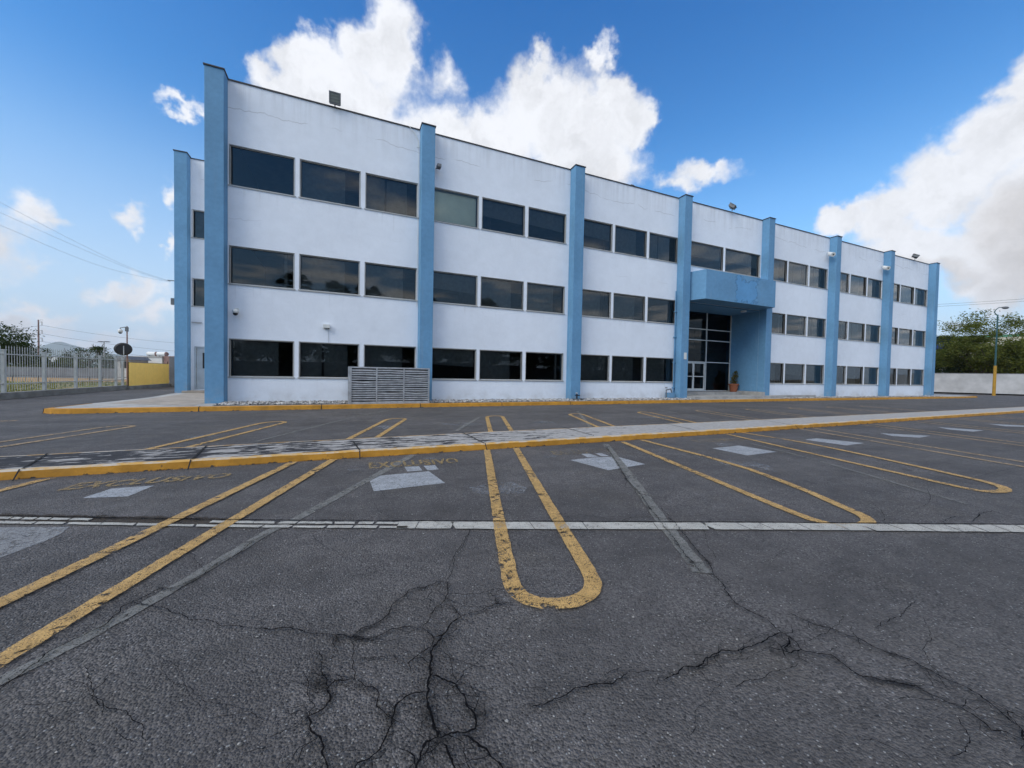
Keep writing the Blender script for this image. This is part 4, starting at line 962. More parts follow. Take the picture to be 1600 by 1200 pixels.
# ---------------------------------------------------------------- vegetation
def m_leaf(name, c1, c2, tr=0.3):
    mt, t = material(name); p = t.pos(); n = t.ramp(t.noise(p, 1.1, 3, 0.6), 0.3, 0.7); n2 = t.noise(p, 9.0, 2)
    c = t.mix(n, c1, c2); c = t.vmath('SCALE', c, scale=t.ramp(n2, 0.3, 0.7, 0.7, 1.3))
    d = t.node('ShaderNodeBsdfDiffuse'); t.put(d, 0, c); tl = t.node('ShaderNodeBsdfTranslucent'); t.put(tl, 0, t.vmath('MULTIPLY', c, (1.2, 1.3, 0.6)))
    mx = t.node('ShaderNodeMixShader'); t.put(mx, 0, tr); t.l.new(d.outputs[0], mx.inputs[1]); t.l.new(tl.outputs[0], mx.inputs[2]); t.out(mx.outputs[0]); M[name] = mt
m_leaf('leaf_mesquite', (0.06, 0.078, 0.02), (0.15, 0.16, 0.04), 0.4); m_leaf('leaf_dark', (0.025, 0.04, 0.015), (0.055, 0.075, 0.025)); m_leaf('leaf_pale', (0.12, 0.15, 0.045), (0.17, 0.18, 0.08)); m_leaf('leaf_dry', (0.16, 0.12, 0.04), (0.10, 0.11, 0.03))
simple('bark', (0.09, 0.072, 0.055), 0.95, 0.1, var=0.3, scale=5)
def tree(name, lbl, cat, base, height, rad, trunk_h, mat, seed, nclump=90, per=60, leaf=0.16, flat=0.6, sparse=0.5, group=None, clump=0.55):
    r = random.Random(seed); base = Vector(base); t = thing(name, lbl, cat, base, group)
    wood = MB(); fol = MB(); ends = []
    cz = trunk_h + (height-trunk_h)*0.42
    def limb(p, d, ln, rr, lev):
        pts = [p]; q = p
        for i in range(3):
            d = (d + Vector((r.uniform(-.28,.28), r.uniform(-.28,.28), r.uniform(-.1,.2)))).normalized(); q = q + d*ln/3; pts.append(q)
        wood.tube([tuple(v) for v in pts], rr, 6, rr*0.55); ends.append((q, lev)); ends.append((pts[2], lev))
        if lev < 3:
            for _ in range(3 if lev < 2 else 2):
                nd = (d + Vector((r.uniform(-1,1), r.uniform(-1,1), r.uniform(-.25,.55)))*0.95).normalized(); limb(q, nd, ln*r.uniform(.55,.8), rr*0.55, lev+1)
    tr0 = base + Vector((r.uniform(-.2,.2), r.uniform(-.2,.2), trunk_h)); wood.cyl(base - Vector((0,0,.1)), tr0, rad*0.06+0.06, rad*0.045+0.04, 9)
    for k in range(5):
        a = k*1.257+r.uniform(-.3,.3); limb(tr0, Vector((math.cos(a), math.sin(a), r.uniform(.35, 1.3))).normalized(), rad*0.5, rad*0.028+0.03, 1)
    for _ in range(nclump):
        if r.random() < 0.45 and ends:
            c = Vector(r.choice(ends)[0])
        else:
            while True:
                v = Vector((r.uniform(-1,1), r.uniform(-1,1), r.uniform(-.75,1)))
                if 0.35 < v.length < 1: break
            c = base + Vector((v.x*rad, v.y*rad, cz + v.z*(height-cz if v.z > 0 else (cz-trunk_h)*0.95)))
        dz = c - (base+Vector((0,0,cz))); lim = math.sqrt((dz.x/rad)**2+(dz.y/rad)**2+(dz.z/max(.1,(height-cz)))**2)
        if lim > 1.08: c = base+Vector((0,0,cz)) + dz*(1.0/lim)
        cr = clump*rad*0.42*r.uniform(.55, 1.25)
        for _ in range(int(per*r.uniform(.5, 1.3))):
            v = Vector((r.gauss(0,.5), r.gauss(0,.5), r.gauss(0,.5)*flat))*cr; p = c+v
            a = Vector((r.uniform(-1,1), r.uniform(-1,1), r.uniform(-.6,.6))).normalized(); b = a.cross(Vector((r.uniform(-1,1), r.uniform(-1,1), r.uniform(-1,1)))).normalized()
            s = leaf*r.uniform(.5, 1.2); a *= s; b *= s*0.42
            fol.quad(tuple(p-a), tuple(p-b*.9), tuple(p+a), tuple(p+b*.9))
    wood.build('trunk', M['bark'], t); fol.build('crown', M[mat], t); return t
# potted plant by the entrance glass
def pot():
    b = (23.28, 17.45, 0.42); t = thing('potted_plant', 'small leafy shrub in a terracotta pot beside the entrance glass', 'potted plant', b)
    x, y, z = b; P = MB(); pts = [(0.20,0),(0.27,0.42),(0.31,0.43),(0.31,0.53),(0.27,0.53),(0.25,0.46)]
    for (ra, za), (rb, zb) in zip(pts, pts[1:]): P.cyl((x,y,z+za),(x,y,z+zb+0.0001), ra, rb, 22, cap=(za == 0))
    P.build('pot', M['terracotta'], t); MB().cyl((x,y,z+0.40),(x,y,z+0.46),0.25,0.25,16).build('soil', M['bark'], t)
    w = MB(); f = MB(); r = random.Random(9)
    w.tube([(x,y,z+.45),(x+.02,y,z+.8),(x+.10,y-.02,z+1.2)], 0.022).tube([(x,y,z+.7),(x-.1,y,z+.9)], 0.014)
    for (cx, cz, rr) in ((-.08,.62,.17),(.10,.60,.15),(.0,.78,.17),(-.1,.90,.10),(.05,1.0,.12),(.12,1.18,.15),(.2,1.05,.10),(.16,1.3,.08)):
        for _ in range(70):
            p = Vector((x+cx+r.gauss(0,.5)*rr, y+r.gauss(0,.5)*rr, z+cz+r.gauss(0,.45)*rr)); a = Vector((r.uniform(-1,1), r.uniform(-1,1), r.uniform(-.5,1))).normalized(); b_ = a.orthogonal().normalized(); s = r.uniform(.03,.065)
            f.quad(tuple(p-a*s), tuple(p-b_*s*.45), tuple(p+a*s), tuple(p+b_*s*.45))
    w.build('stem', M['bark'], t); f.build('foliage', M['leaf_dry'], t)
pot()

# ---------------------------------------------------------------- left side: fence, hoarding, poles, far things
simple('fence_paint', (0.36, 0.375, 0.37), 0.6, 0.3, var=0.15)
simple('yellow_panel', (0.93, 0.61, 0.15), 0.6, 0.3, var=0.06)
simple('grey_block', (0.16, 0.165, 0.175), 0.9, 0.15, var=0.3, scale=0.8)
simple('grass_blade', (0.17, 0.18, 0.05), 0.95, 0.1, var=0.35, scale=0.5)
simple('dry_dirt', (0.36, 0.23, 0.11), 0.95, 0.1, var=0.2, scale=0.6)
simple('rust_pole', (0.24, 0.15, 0.13), 0.7, 0.3)
simple('far_concrete', (0.42, 0.41, 0.39), 0.85, 0.2)
def fence():
    fx = -11.95
    t = thing('perimeter_fence', 'pale grey picket fence with spear tips on a low concrete kerb along the drive', 'fence', (fx, 24, 0))
    MB().box(-12.12, -11.78, 4, 29.5, -0.02, 0.245).build('plinth', M['concrete_dark'], t, bevel=0.015)
    ys = [20.86-2.1*k for k in range(7, 0, -1)] + [20.86, 22.98, 25.04, 26.99, 28.5, 29.2]
    pm = MB().box(-0.05, 0.05, -0.05, 0.05, 0, 1.60).box(-0.065, 0.065, -0.065, 0.065, 1.60, 1.64).mesh('post', M['fence_paint'])
    for y in ys: put('post', pm, t, (fx, y, 0.24))
    for a, b in zip(ys, ys[1:]):
        mb = MB()
        for z in (0.55, 1.68): mb.box(fx-0.02, fx+0.02, a+0.05, b-0.05, z, z+0.04)
        n = max(2, int((b-a)/0.13))
        for i in range(1, n):
            y = a+(b-a)*i/n; mb.box(fx-0.007, fx+0.007, y-0.007, y+0.007, 0.30, 1.95); mb.cyl((fx, y, 1.95), (fx, y, 2.04), 0.014, 0.001, 5)
        mb.build('picket_panel', M['fence_paint'], t)
    q = thing('yellow_hoarding', 'bright yellow sheet hoarding of three panels at the end of the picket fence', 'hoarding', (-11.7, 32, 0))
    MB().box(-11.85, -11.6, 29.25, 34.8, -0.02, 0.20).build('plinth', M['concrete_dark'], q)
    for a, b in ((29.27, 31.15), (31.17, 33.0), (33.02, 34.6)): MB().box(-11.71, -11.67, a, b, 0.21, 1.57).build('panel', M['yellow_panel'], q)
    MB().box(-11.75, -11.72, 29.25, 29.31, 0.2, 1.62).box(-11.75, -11.72, 34.55, 34.61, 0.2, 1.75).box(-11.75, -11.712, 29.3, 34.6, 1.575, 1.60).build('frame', M['bark'], q)
    w = MB().box(-11.75, -7.5, 34.9, 35.1, -0.02, 2.10).build('dark_end_wall', M['grey_block'], None, (-9.5, 35, 0)); tag(w, 'dark grey block wall closing the drive between the yellow hoarding and the building', 'wall')
fence()
gp = MB().quad((-90, -10, -0.03), (-12.1, -10, -0.03), (-12.1, 46, -0.03), (-90, 46, -0.03)); 
def m_field():
    mt, t = material('field'); p = t.pos(); n = t.noise(p, 0.45, 6, 0.65)
    c = t.mix(t.ramp(n, 0.42, 0.58), (0.155, 0.17, 0.05), (0.27, 0.20, 0.10)); c = t.vmath('SCALE', c, scale=t.ramp(t.noise(p, 7, 4, .7), .3, .7, .75, 1.25))
    t.out(t.bsdf(c, 0.95, 0.1)); M['field'] = mt
m_field(); f_ = gp.build('lawn', M['field']); tag(f_, kind='structure')
o = MB().quad((-95, 44, -0.025), (-14, 44, -0.025), (-14, 60, -0.025), (-95, 60, -0.025)).build('dirt_path', M['dry_dirt']); tag(o, kind='structure')
rg = random.Random(8); tg = MB()
for _ in range(9000):
    x, y = -12.4-18*rg.random()**1.5, rg.uniform(14, 44); h = rg.uniform(.05, .16); a = rg.uniform(0, 3.1); dx, dy = math.cos(a)*.03, math.sin(a)*.03; lx, ly = rg.uniform(-.04,.04), rg.uniform(-.04,.04)
    if mnoise.noise((x*.3, y*.3, 0)) < -0.1: continue
    tg.quad((x-dx, y-dy, -0.03), (x+dx, y+dy, -0.03), (x+lx, y+ly, h))
tag(tg.build('grass', M['grass_blade']), kind='stuff')
wl = MB(); a, b = at(-90,592,43), at(186,592,43); d = (b-a).normalized(); n_ = Vector((-d.y, d.x, 0)).normalized()*0.15
wl.prism([(a.x, a.y), (b.x, b.y), (b.x+n_.x, b.y+n_.y), (a.x+n_.x, a.y+n_.y)], -0.1, 1.12)
tag(wl.build('boundary_wall', M['grey_block'], None, (a.x, a.y, 0)), 'low dark grey block wall across the field behind the picket fence', 'wall')
rl_ = thing('dark_railing', 'low dark railing in front of the dirt strip beyond the picket fence', 'railing', at(90,597,35))
mb = MB(); a, b = at(-60,599,33), at(200,596,33)
a.z = b.z = 0; mb.tube([(a.x,a.y,.42),(b.x,b.y,.42)], 0.02).build('rail', M['black'], rl_)
for i in range(14):
    p = a.lerp(b, i/13); MB().cyl((p.x,p.y,-.03),(p.x,p.y,.42),0.02).build('post', M['black'], rl_)
# camera pole, round mirror, far lamps and poles
def cctv():
    p = at(199, 602, 24); x, y = p.x, p.y; zt = at(199, 510, 24).z
    t = thing('camera_pole', 'tall thin pole with a dome camera on a curved arm, at the fence end', 'camera pole', (x, y, 0))
    MB().tube([(x,y,0),(x,y,zt)], 0.045, 8, 0.035).build('pole', M['rust_pole'], t)
    MB().box(x-0.06, x+0.06, y-0.1, y+0.05, zt-0.32, zt-0.05).build('junction_box', M['galv_dark'], t)
    q = at(188, 513.5, 24); MB().tube([(x,y,zt-0.08),(x+(q.x-x)*.4,y+(q.y-y)*.4,zt-0.06),(q.x,q.y,zt-0.10),(q.x,q.y,zt-0.2)], 0.022, 6).build('arm', M['galv_dark'], t)
    MB().sphere((q.x,q.y,zt-0.30), 0.12, (1,1,1.15)).build('dome_camera', M['white_plastic'], t, smooth=True); MB().sphere((q.x,q.y,zt-0.38), 0.09).build('dome', M['black'], t, smooth=True)
    c = at(192.5, 545.5, 23.6); t = thing('traffic_mirror', 'black back of a round traffic mirror on a post at the end of the fence', 'traffic mirror', (c.x, c.y, 0))
    v = Vector((c.x, c.y, 0)).normalized(); s = Vector((v.y, -v.x, 0)); dk = MB(); k = 28
    for (off, rr) in ((0, 1.0), (0.06, 0.8)):
        for i in range(k):
            an = 2*math.pi*i/k; q = c - v*off + s*(0.41*rr*math.cos(an)) + Vector((0,0,0.39*rr*math.sin(an))); dk.v.append(tuple(q))
    dk.f = [(i, (i+1) % k, k+(i+1) % k, k+i) for i in range(k)] + [tuple(range(k, 2*k)), tuple(reversed(range(k)))]
    dk.build('mirror_back', M['black'], t); MB().tube([(c.x+v.x*.04-s.x*0.0,c.y+v.y*.04,0),(c.x+v.x*.04,c.y+v.y*.04,c.z)], 0.035).tube([(c.x-v.x*.08+s.x*.02,c.y-v.y*.08+s.y*.02,0.0),(c.x-v.x*.08+s.x*.02,c.y-v.y*.08+s.y*.02,c.z+.2)], 0.022).build('post', M['galv'], t)
cctv()
def far_lamp():
    b = at(163, 590, 60); zt = at(163, 534, 60).z; t = thing('floodlight_mast', 'thin far mast with a flat double lamp head beyond the fence', 'lamp mast', (b.x, b.y, 0))
    MB().tube([(b.x,b.y,0),(b.x,b.y,zt)], 0.09, 8, 0.06).build('pole', M['far_concrete'], t)
    s = Vector((CR.x, CR.y, 0)).normalized(); 
    for sg in (-1, 1):
        q = Vector((b.x,b.y,zt)) + s*sg*0.45; MB().sphere((q.x,q.y,q.z), 0.42, (1,1,0.18), 10, 6).build('lamp_head', M['galv_dark'], t)
far_lamp()
def utility_pole():
    b = at(61, 590, 120); zt = at(61, 500, 120).z; s = Vector((CR.x, CR.y, 0)).normalized()
    t = thing('power_pole', 'tall thin power pole with three short cross arms in the far left', 'power pole', (b.x, b.y, 0))
    MB().tube([(b.x,b.y,0),(b.x,b.y,zt)], 0.26, 8, 0.17).build('pole', M['rust_pole'], t)
    arms = []
    for py in (503.5, 516.5, 528.5):
        z = at(61, py, 120).z; q = Vector((b.x,b.y,z)) + s*1.1
        MB().tube([(b.x,b.y,z),(q.x,q.y,z+0.1)], 0.09).build('cross_arm', M['galv'], t); MB().tube([(q.x,q.y,z+0.1),(q.x,q.y,z-1.0)], 0.10).build('insulator', M['far_concrete'], t); arms.append(Vector((q.x,q.y,z-1.0)))
    MB().tube([(b.x,b.y,zt),(b.x+s.x*1.4,b.y+s.y*1.4,zt)], 0.08).build('cross_arm', M['galv'], t)
    for i, (a_, lab) in enumerate(zip(arms, ('uppermost of the three faint wires hung on the far power pole','middle of the three faint wires hung on the far power pole','lowest of the three faint wires hung on the far power pole'))):
        pts = []
        L_, R2 = at(-200, (503.5, 516, 528)[i]+22, 90), at(330, (503.5, 516, 528)[i]+36, 150)
        for A_, B2 in ((L_, a_), (a_, R2)):
            for k in range(9):
                u = k/8; p = A_.lerp(B2, u); p.z -= 2.4*4*u*(1-u)*0.4; pts.append(tuple(p))
        o = MB().tube(pts, 0.035, 5).build('overhead_wire', M['galv_dark'], None, pts[0]); tag(o, lab, 'wire')
utility_pole()
for pts, lab in (([(-260,183),(-120,255),(0,315.7),(100,369),(198,417),(240,431),(267,440)], 'uppermost of the three long wires crossing the sky to the left end of the building'),
                 ([(-260,215),(-120,277),(0,332),(100,377),(191,416),(235,431.5),(267,440.3)], 'middle of the three long wires crossing the sky to the left end of the building'),
                 ([(-260,255),(-120,305),(0,351),(90,391),(163,418.5),(225,433.5),(267,440.6)], 'lowest of the three long wires crossing the sky to the left end of the building')):
    n = len(pts); P = [tuple(at(px, py, 10+6.4*i/(n-1) if i < n-1 else 16.9)) for i, (px, py) in enumerate(pts)]
    P = [tuple(v) for v in smooth_path([Vector(p) for p in P], 2)]
    tag(MB().tube(P, 0.004, 5).build('power_cable', M['galv'], None, P[0]), lab, 'cable')
b1 = MB().tube([(-7.42,22.85,5.37),(-7.75,22.85,5.37)],0.02).build('cable_bracket', M['galv_dark'], bld); MB().box(-7.62,-7.421,22.8,22.9,4.25,4.55).build('bell_box', M['galv_dark'], bld)
# guard hut and flat roofed store behind the hoarding
def hut():
    c = at(194, 600, 41); c.z = 0; s = Vector((CR.x, CR.y, 0)).normalized(); f = Vector((CF.x, CF.y, 0)).normalized()
    t = thing('guard_hut', 'small grey hut with a pitched roof behind the end of the fence', 'hut', c)
    def P(a, b): q = c+s*a+f*b; return (q.x, q.y)
    MB().prism([P(-.7,0),P(.7,0),P(.7,2),P(-.7,2)], 0, 2.2).build('wall', M['far_concrete'], t)
    r = MB(); z0, z1 = at(194,562.5,41).z, at(194,556.5,41).z
    A = [(*P(-.9,-.2), z0), (*P(-.45,-.2), z1), (*P(.4,-.2), z1), (*P(.9,-.2), z0)]; B2 = [(*P(-.9,2.2), z0), (*P(-.45,2.2), z1), (*P(.4,2.2), z1), (*P(.9,2.2), z0)]
    r.quad(*A); r.quad(*B2[::-1])
    for i in range(4): j = (i+1) % 4; r.quad(A[i], B2[i], B2[j], A[j])
    r.build('roof', M['galv_dark'], t)
    MB().prism([P(-.35,-.02),P(.35,-.02),P(.35,-.005),P(-.35,-.005)], 1.2, 1.9).build('window', M['black'], t)
    c = at(230, 600, 44); c.z = 0; t = thing('store_building', 'low white flat roofed store behind the yellow hoarding', 'building', c)
    def P(a, b): q = c+s*a+f*b; return (q.x, q.y)
    zt = at(230, 556.5, 44).z
    MB().prism([P(-1.7,0),P(1.7,0),P(1.7,5),P(-1.7,5)], 0, zt-0.12).build('wall', M['white_plastic'], t); MB().prism([P(-1.78,-.08),P(1.78,-.08),P(1.78,5),P(-1.78,5)], zt-0.119, zt).build('roof', M['far_concrete'], t)
    MB().prism([P(1.80,0.1),P(3.0,0.1),P(3.0,5),P(1.80,5)], 0, zt+0.05).build('brown_wall', M['rust_pole'], t)
    for px, lab in ((238.5, 'left of the two round water drums lying on the low store roof'), (254, 'right of the two round water drums lying on the low store roof')):
        q = at(px, 552, 45); q.z = zt+0.30; u = thing('water_drum', lab, 'water drum', (q.x, q.y, zt), 'drums on the store roof')
        a = q-s*0.5; b = q+s*0.45; MB().cyl(tuple(a), tuple(b), 0.27, 0.27, 16).build('barrel', M['white_plastic'], u); MB().cyl(tuple(b), tuple(b+s*0.12), 0.28, 0.2, 16).build('cap', M['rust_pole'], u)
        MB().box(q.x-.3, q.x-.2, q.y-.2, q.y+.2, zt+0.0, zt+0.1).box(q.x+.2, q.x+.3, q.y-.2, q.y+.2, zt+0.0, zt+0.1).build('cradle', M['galv_dark'], u)
hut()
def P0(px, depth): q = at(px, 590, depth); q.z = 0; return q
tree('broad_tree', 'dark dense tree at the far left edge behind the picket fence', 'tree', P0(6, 60), 7.4, 4.6, 1.0, 'leaf_dark', 31, 150, 90, 0.20, 0.8)
tree('broad_tree', 'open flat topped tree with bare branches left of the far lamp mast', 'tree', P0(143, 62), 4.4, 3.6, 1.6, 'leaf_dark', 32, 60, 40, 0.16, 0.5)
tree('broad_tree', 'low rounded dark tree right of the far lamp mast', 'tree', P0(172, 60), 3.3, 2.3, 0.6, 'leaf_dark', 33, 50, 60, 0.16, 0.8)
for i, (px, dp, h, r_, lab) in enumerate(((38, 66, 2.9, 3.4, 'pale green bush behind the grey wall, leftmost'), (58, 68, 3.0, 2.6, 'pale green bush behind the grey wall at the foot of the power pole'), (92, 66, 2.4, 3.2, 'low pale bush behind the grey wall, right of the power pole'), (112, 64, 3.1, 2.2, 'darker bush behind the grey wall, beside the open flat topped tree'))):
    tree('bush', lab, 'bush', P0(px, dp), h, r_, 0.3, 'leaf_pale' if i < 3 else 'leaf_mesquite', 40+i, 40, 60, 0.18, 0.8, group='bushes behind the grey wall')
q = P0(84, 110); tag(MB().box(q.x-5, q.x+4, q.y, q.y+5, 0, 3.9).build('far_shed', M['white_plastic'], None, q), 'pale far shed seen over the bushes', 'shed')
def hills():
    mb = MB(); prof = [(-260,560),(-160,548),(-60,552),(0,556),(40,549),(70,538),(95,533),(118,540),(150,549),(200,556),(260,563),(330,566),(450,570)]
    P = [Vector((x, y)) for x, y in prof]; P = smooth_path(P, 2); D0 = 7000
    rows = []
    for p in P:
        top_ = at(p.x, p.y + mnoise.noise((p.x*.05,0,0))*2, D0); bot = at(p.x, 590, D0*0.8); bot.z = -5; back = at(p.x, 590, D0*1.25); back.z = -5; mid = bot.lerp(top_, .5); mid.z += 30*mnoise.noise((p.x*.07, 4, 0)); rows.append((bot, mid, top_, back))
    for r1, r2 in zip(rows, rows[1:]):
        for k in range(3): mb.quad(tuple(r1[k]), tuple(r2[k]), tuple(r2[k+1]), tuple(r1[k+1]))
    simple('hill', (0.10, 0.12, 0.07), 0.95, 0.1, var=0.2, scale=0.002); tag(mb.build('hills', M['hill']), kind='structure')
hills()

# ---------------------------------------------------------------- right side: wall, lamp, trees, warehouse
simple('block_wall', (0.42, 0.41, 0.40), 0.85, 0.2, var=0.25, scale=0.6)
simple('teal_pole', (0.03, 0.085, 0.09), 0.6, 0.3); simple('pole_yellow', (0.40, 0.22, 0.03), 0.7, 0.3)
simple('cream_wall', (0.56, 0.53, 0.42), 0.85, 0.2); simple('green_trim', (0.08, 0.24, 0.15), 0.6, 0.3)
simple('dark_sign', (0.012, 0.035, 0.045), 0.4, 0.4); simple('sign_blue', (0.02, 0.08, 0.42), 0.5, 0.3)
a, b = Vector((64.75, 22.33, 0)), Vector((68.0, 16.6, 0)); d = (b-a).normalized(); n_ = Vector((-d.y, d.x, 0))*0.2
A_, B2 = a-d*14, b+d*22
t = thing('boundary_wall', 'long whitewashed block wall under the trees on the right', 'wall', (66, 20, 0))
MB().prism([(A_.x,A_.y),(B2.x,B2.y),(B2.x+n_.x,B2.y+n_.y),(A_.x+n_.x,A_.y+n_.y)], 0.16, 2.38).build('block_wall', M['block_wall'], t)
MB().prism([(A_.x-n_.x*.2,A_.y-n_.y*.2),(B2.x-n_.x*.2,B2.y-n_.y*.2),(B2.x+n_.x*1.2,B2.y+n_.y*1.2),(A_.x+n_.x*1.2,A_.y+n_.y*1.2)], -0.02, 0.155).build('base_shadow', M['shadow_line'], t)  # near-black strip painted as the shadow line along the wall's base
MB().prism([(A_.x-n_.x*.15,A_.y-n_.y*.15),(B2.x-n_.x*.15,B2.y-n_.y*.15),(B2.x+n_.x*1.15,B2.y+n_.y*1.15),(A_.x+n_.x*1.15,A_.y+n_.y*1.15)], 2.385, 2.43).build('wall_cap', M['concrete_dark'], t)
def right_lamp():
    b = at(1553, 613, 40.5); b.z = 0; z = lambda py: at(1553, py, 40.5).z; s = Vector((CR.x, CR.y, 0)).normalized()
    t = thing('street_lamp', 'tall curved arm street lamp, dark teal above a yellow lower post, before the right wall', 'street lamp', b)
    MB().tube([(b.x,b.y,-.02),(b.x,b.y,z(571.5))], 0.13, 10, 0.115).build('yellow_base', M['pole_yellow'], t)
    MB().tube([(b.x,b.y,z(571.5)-0.01),(b.x,b.y,z(492))], 0.075, 10, 0.055).build('pole', M['teal_pole'], t)
    pts = [Vector((b.x,b.y,z(494)))] + [at(px, py, 40.5) for px, py in ((1553.5,488),(1556.5,483.5),(1561,480.5),(1568,480))]
    MB().tube([tuple(p) for p in pts], 0.045, 8, 0.03).build('arm', M['teal_pole'], t)
    c = at(1571, 480.8, 40.5); hd = MB(); hd.sphere((0,0,0), 1, (0.34,0.18,0.14), 14, 8); hd.v = [tuple(c + s*v[0] + Vector((CF.x,CF.y,0))*v[1] + Vector((0,0,v[2]))) for v in hd.v]; hd.build('lamp_head', M['galv_dark'], t, smooth=True)
right_lamp()
def P1(px, depth): q = at(px, 600, depth); q.z = 0; return q
tree('mesquite_tree', 'wide feathery green tree behind the right wall, left of the street lamp', 'tree', P1(1530, 60), 12.4, 6.4, 2.6, 'leaf_mesquite', 51, 420, 100, 0.17, 0.45, group='trees behind the right wall', clump=0.52)
tree('mesquite_tree', 'dark green tree behind the right wall at the right edge, beyond the street lamp', 'tree', P1(1608, 57), 7.6, 6.2, 2.2, 'leaf_mesquite', 52, 260, 100, 0.18, 0.45, group='trees behind the right wall', clump=0.5)
tree('mesquite_tree', 'low dark tree behind the right wall, next to the last pilaster', 'tree', P1(1468, 66), 6.2, 5.0, 1.2, 'leaf_dark', 53, 170, 95, 0.22, 0.7, group='trees behind the right wall', clump=0.55)
tree('mesquite_tree', 'leafy tree behind the right wall, directly behind the street lamp', 'tree', P1(1560, 66), 6.6, 5.2, 2.2, 'leaf_dark', 54, 150, 95, 0.22, 0.7, group='trees behind the right wall', clump=0.5)
tree('mesquite_tree', 'thin topped tree just outside the right edge behind the wall', 'tree', P1(1668, 60), 9.2, 5.6, 2.4, 'leaf_mesquite', 55, 130, 80, 0.20, 0.5, group='trees behind the right wall', clump=0.45)
def warehouse():
    s = Vector((CR.x, CR.y, 0)).normalized(); f = Vector((CF.x, CF.y, 0)).normalized()
    a = at(1420, 600, 106); b = at(1760, 600, 78); a.z = b.z = 0; z = 13.0; n_ = (b-a).normalized(); back = Vector((-n_.y, n_.x, 0))*25
    t = thing('warehouse', 'long cream warehouse with a green roof edge behind the trees on the right', 'warehouse', a)
    c = lambda k: [(p.x, p.y) for p in (a-n_*k-back.normalized()*k, b+n_*k-back.normalized()*k, b+back, a+back)]
    MB().prism(c(0), 0, z-0.55).build('wall', M['cream_wall'], t); MB().prism(c(0.1), z-0.549, z).build('roof_edge', M['green_trim'], t)
    MB().prism(c(0.05), z-3.6, z-3.2).build('gutter', M['dark_sign'], t)
    c0 = at(1476, 537, 63.5); t = thing('billboard', 'dark teal signboard with a blue lower band behind the trees beside the building', 'signboard', (c0.x, c0.y, 0))
    def Q(u, v, w_=0): p = c0 + s*u - f*w_; return (p.x, p.y, p.z+v)
    def slab(u0, u1, v0, v1, w0, w1, nm, mat):
        mb = MB(); A = [Q(u0,v0,w0),Q(u1,v0,w0),Q(u1,v1,w0),Q(u0,v1,w0)]; B_ = [Q(u0,v0,w1),Q(u1,v0,w1),Q(u1,v1,w1),Q(u0,v1,w1)]
        mb.quad(*B_); mb.quad(*A[::-1])
        for i in range(4): j = (i+1) % 4; mb.quad(A[i], A[j], B_[j], B_[i])
        mb.build(nm, M[mat], t)
    slab(-1.6, 1.35, -1.15, 1.15, 0, 0.2, 'board', 'dark_sign'); slab(-1.55, -0.4, -0.85, -0.15, 0.205, 0.22, 'blue_band', 'sign_blue')
    slab(-1.15, -0.95, -0.15, 0.05, 0.225, 0.24, 'pale_mark', 'white_plastic'); slab(-0.85, -0.7, -0.15, 0.05, 0.225, 0.24, 'pale_mark', 'white_plastic')
    MB().cyl((c0.x,c0.y,0),(c0.x,c0.y,c0.z-1.1),0.15).build('post', M['galv_dark'], t)
warehouse()
def van():
    s = Vector((CR.x, CR.y, 0)).normalized(); f = Vector((CF.x, CF.y, 0)).normalized(); c = at(1512, 600, 72); c.z = 0
    t = thing('parked_van', 'white van with dark windows glimpsed over the right wall under the trees', 'van', c)
    prof = [(-1.7,0.5),(-1.7,2.3),(-1.3,3.0),(-0.6,3.35),(1.7,3.4),(1.85,3.1),(1.85,0.5)]; mb = MB(); k = len(prof)
    for w_ in (0, 2.0):
        for u, v in prof: p = c+s*u+f*w_; mb.v.append((p.x,p.y,v))
    mb.f = [tuple(range(k)), tuple(reversed(range(k, 2*k)))] + [(i, k+i, k+(i+1) % k, (i+1) % k) for i in range(k)]
    mb.build('body', M['white_plastic'], t)
    for (u0, u1) in ((-1.25,-0.2),(0.0,1.5)):
        P = [(u0+ (0.35 if u0 < -1 else 0), 3.05), (u1, 3.05), (u1, 2.35), (u0, 2.35)]; mb = MB(); mb.quad(*[((c+s*u-f*0.01).x, (c+s*u-f*0.01).y, v) for u, v in P]); mb.build('window', M['black'], t)
    for u in (-1.0, 1.1): p = c+s*u; mb = MB().cyl(tuple(p+f*0.05+Vector((0,0,.38))), tuple(p-f*0.15+Vector((0,0,.38))), 0.38, 0.38, 18); mb.build('wheel', M['black'], t)
van()
for py0, py1, lab in ((477.5, 463, 'upper of the two wires behind the right end of the building'), (480.5, 467, 'lower of the two wires behind the right end of the building')):
    P = []
    for k in range(9):
        u = k/8; p = at(1430+220*u, py0+(py1-py0)*u+ 1.0*4*u*(1-u)*0.9, 85); P.append(tuple(p))
    tag(MB().tube(P, 0.028, 5).build('overhead_wire', M['galv_dark'], None, P[0]), lab, 'wire')
tree('roadside_tree', 'slim green tree showing at the right of the gap above the wall', 'tree', P1(1640, 72), 6.4, 4.0, 2, 'leaf_dark', 57, 60, 60, 0.2, 0.6)

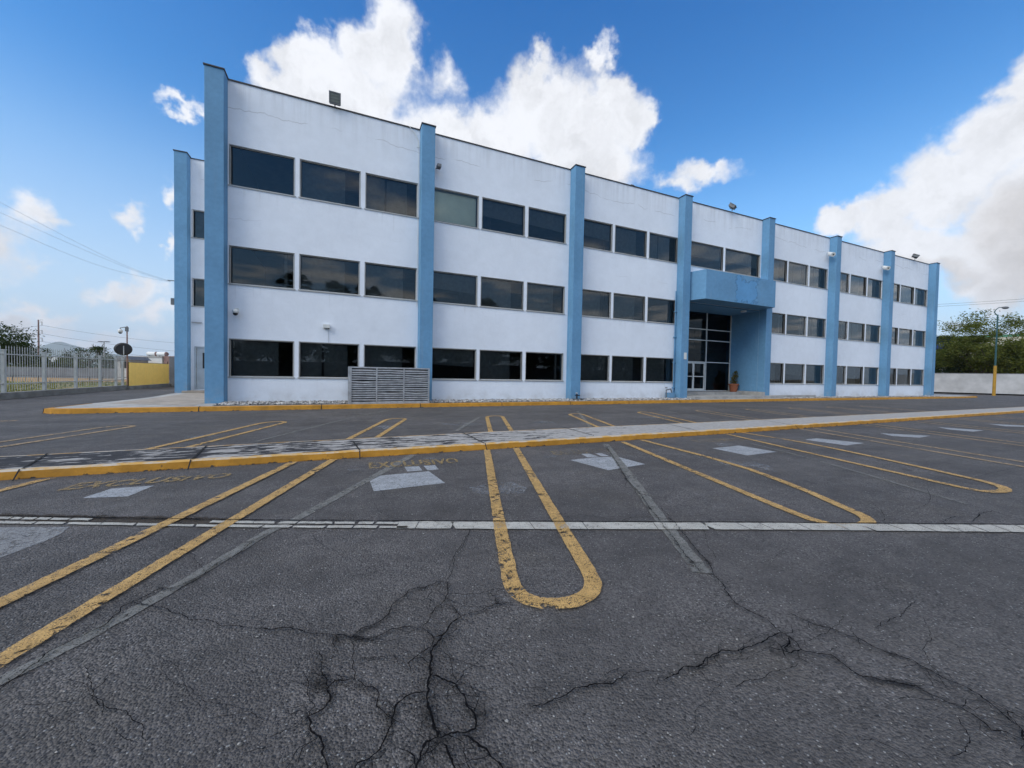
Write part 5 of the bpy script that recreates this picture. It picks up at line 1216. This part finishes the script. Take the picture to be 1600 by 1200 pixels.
# ---------------------------------------------------------------- behind the viewer (what the windows mirror): palms, trees, an added wall
def palm():
    t = thing('palm_tree', 'tall fan palm behind the viewer, seen only as a reflection in the windows', 'palm', (0,0,0), 'palms mirrored in the windows')
    tk = MB(); tk.tube([(0,0,0),(0.1,0,3),(0.15,0.1,6),(0.1,0.1,9.6)], 0.26, 10, 0.17); tk.build('trunk', M['bark'], t)
    f = MB(); r = random.Random(77)
    for k in range(46):
        a = r.uniform(0, 6.28); e = r.uniform(-0.9, 1.1); d = Vector((math.cos(a)*math.cos(e), math.sin(a)*math.cos(e), math.sin(e))); c = Vector((0.1,0.1,9.7)); st = c + d*r.uniform(.9, 1.3)
        s_ = d.cross(Vector((0,0,1))).normalized(); u = s_.cross(d).normalized()
        f.quad(tuple(c-s_*.02), tuple(c+s_*.02), tuple(st+s_*.02), tuple(st-s_*.02))
        for j in range(17):
            an = -1.25+2.5*j/16; q = d*math.cos(an)+s_*math.sin(an); tip = st + q*r.uniform(.8,1.05) - Vector((0,0,0.25)); w = (u*0.0+q.cross(u)).normalized()*0.035
            f.quad(tuple(st), tuple(st+q*.5+w), tuple(tip), tuple(st+q*.5-w))
    f.build('crown', M['leaf_dark'], t); return t
pm_ = palm(); spots = [(-5.0,-13.5,.0), (-1.2,-15.0,1.0), (2.2,-14.0,2.0), (9.0,-17,3.0), (17.0,-16,4.0)]
for i, (x, y, rz) in enumerate(spots):
    o = pm_ if i == 0 else copy_tree(pm_); o.location = (x, y, 0); o.rotation_euler = (0, 0, rz)
bt = tree('shade_tree', 'broad shade tree behind the viewer, seen only mirrored in the windows', 'tree', (-8,-24,0), 7.5, 5.0, 2.0, 'leaf_dark', 61, 120, 60, 0.32, 0.7, group='trees mirrored in the windows')
for i, (x, y, rz) in enumerate([(1,-26,1),(10,-24,2),(19,-27,3),(28,-25,4),(38,-27,5),(48,-26,1.5),(60,-30,2.5),(-17,-22,3.5)]):
    o = copy_tree(bt); o.location = (x, y, 0); o.rotation_euler = (0, 0, rz)
tag(MB().box(-30, 90, -30.2, -30, 0, 2.6).build('added_rear_wall', M['grey_block'], None, (30,-30,0)), 'unseen grey wall added behind the viewer to darken the lowest windows', 'wall')  # out of view, added to darken what the lowest panes reflect

# ---------------------------------------------------------------- the air
def haze():
    mb = MB().box(-9500, 9500, -3500, 9500, -7, 560); o = mb.build('haze', None); tag(o, kind='stuff')
    mt = bpy.data.materials.new('haze'); mt.use_nodes = True; nt = mt.node_tree; nt.nodes.clear()
    v = nt.nodes.new('ShaderNodeVolumePrincipled'); v.inputs['Color'].default_value = (0.85, 0.92, 1.0, 1); v.inputs['Density'].default_value = 9e-5
    ou = nt.nodes.new('ShaderNodeOutputMaterial'); nt.links.new(v.outputs[0], ou.inputs['Volume']); o.data.materials.append(mt)
haze()
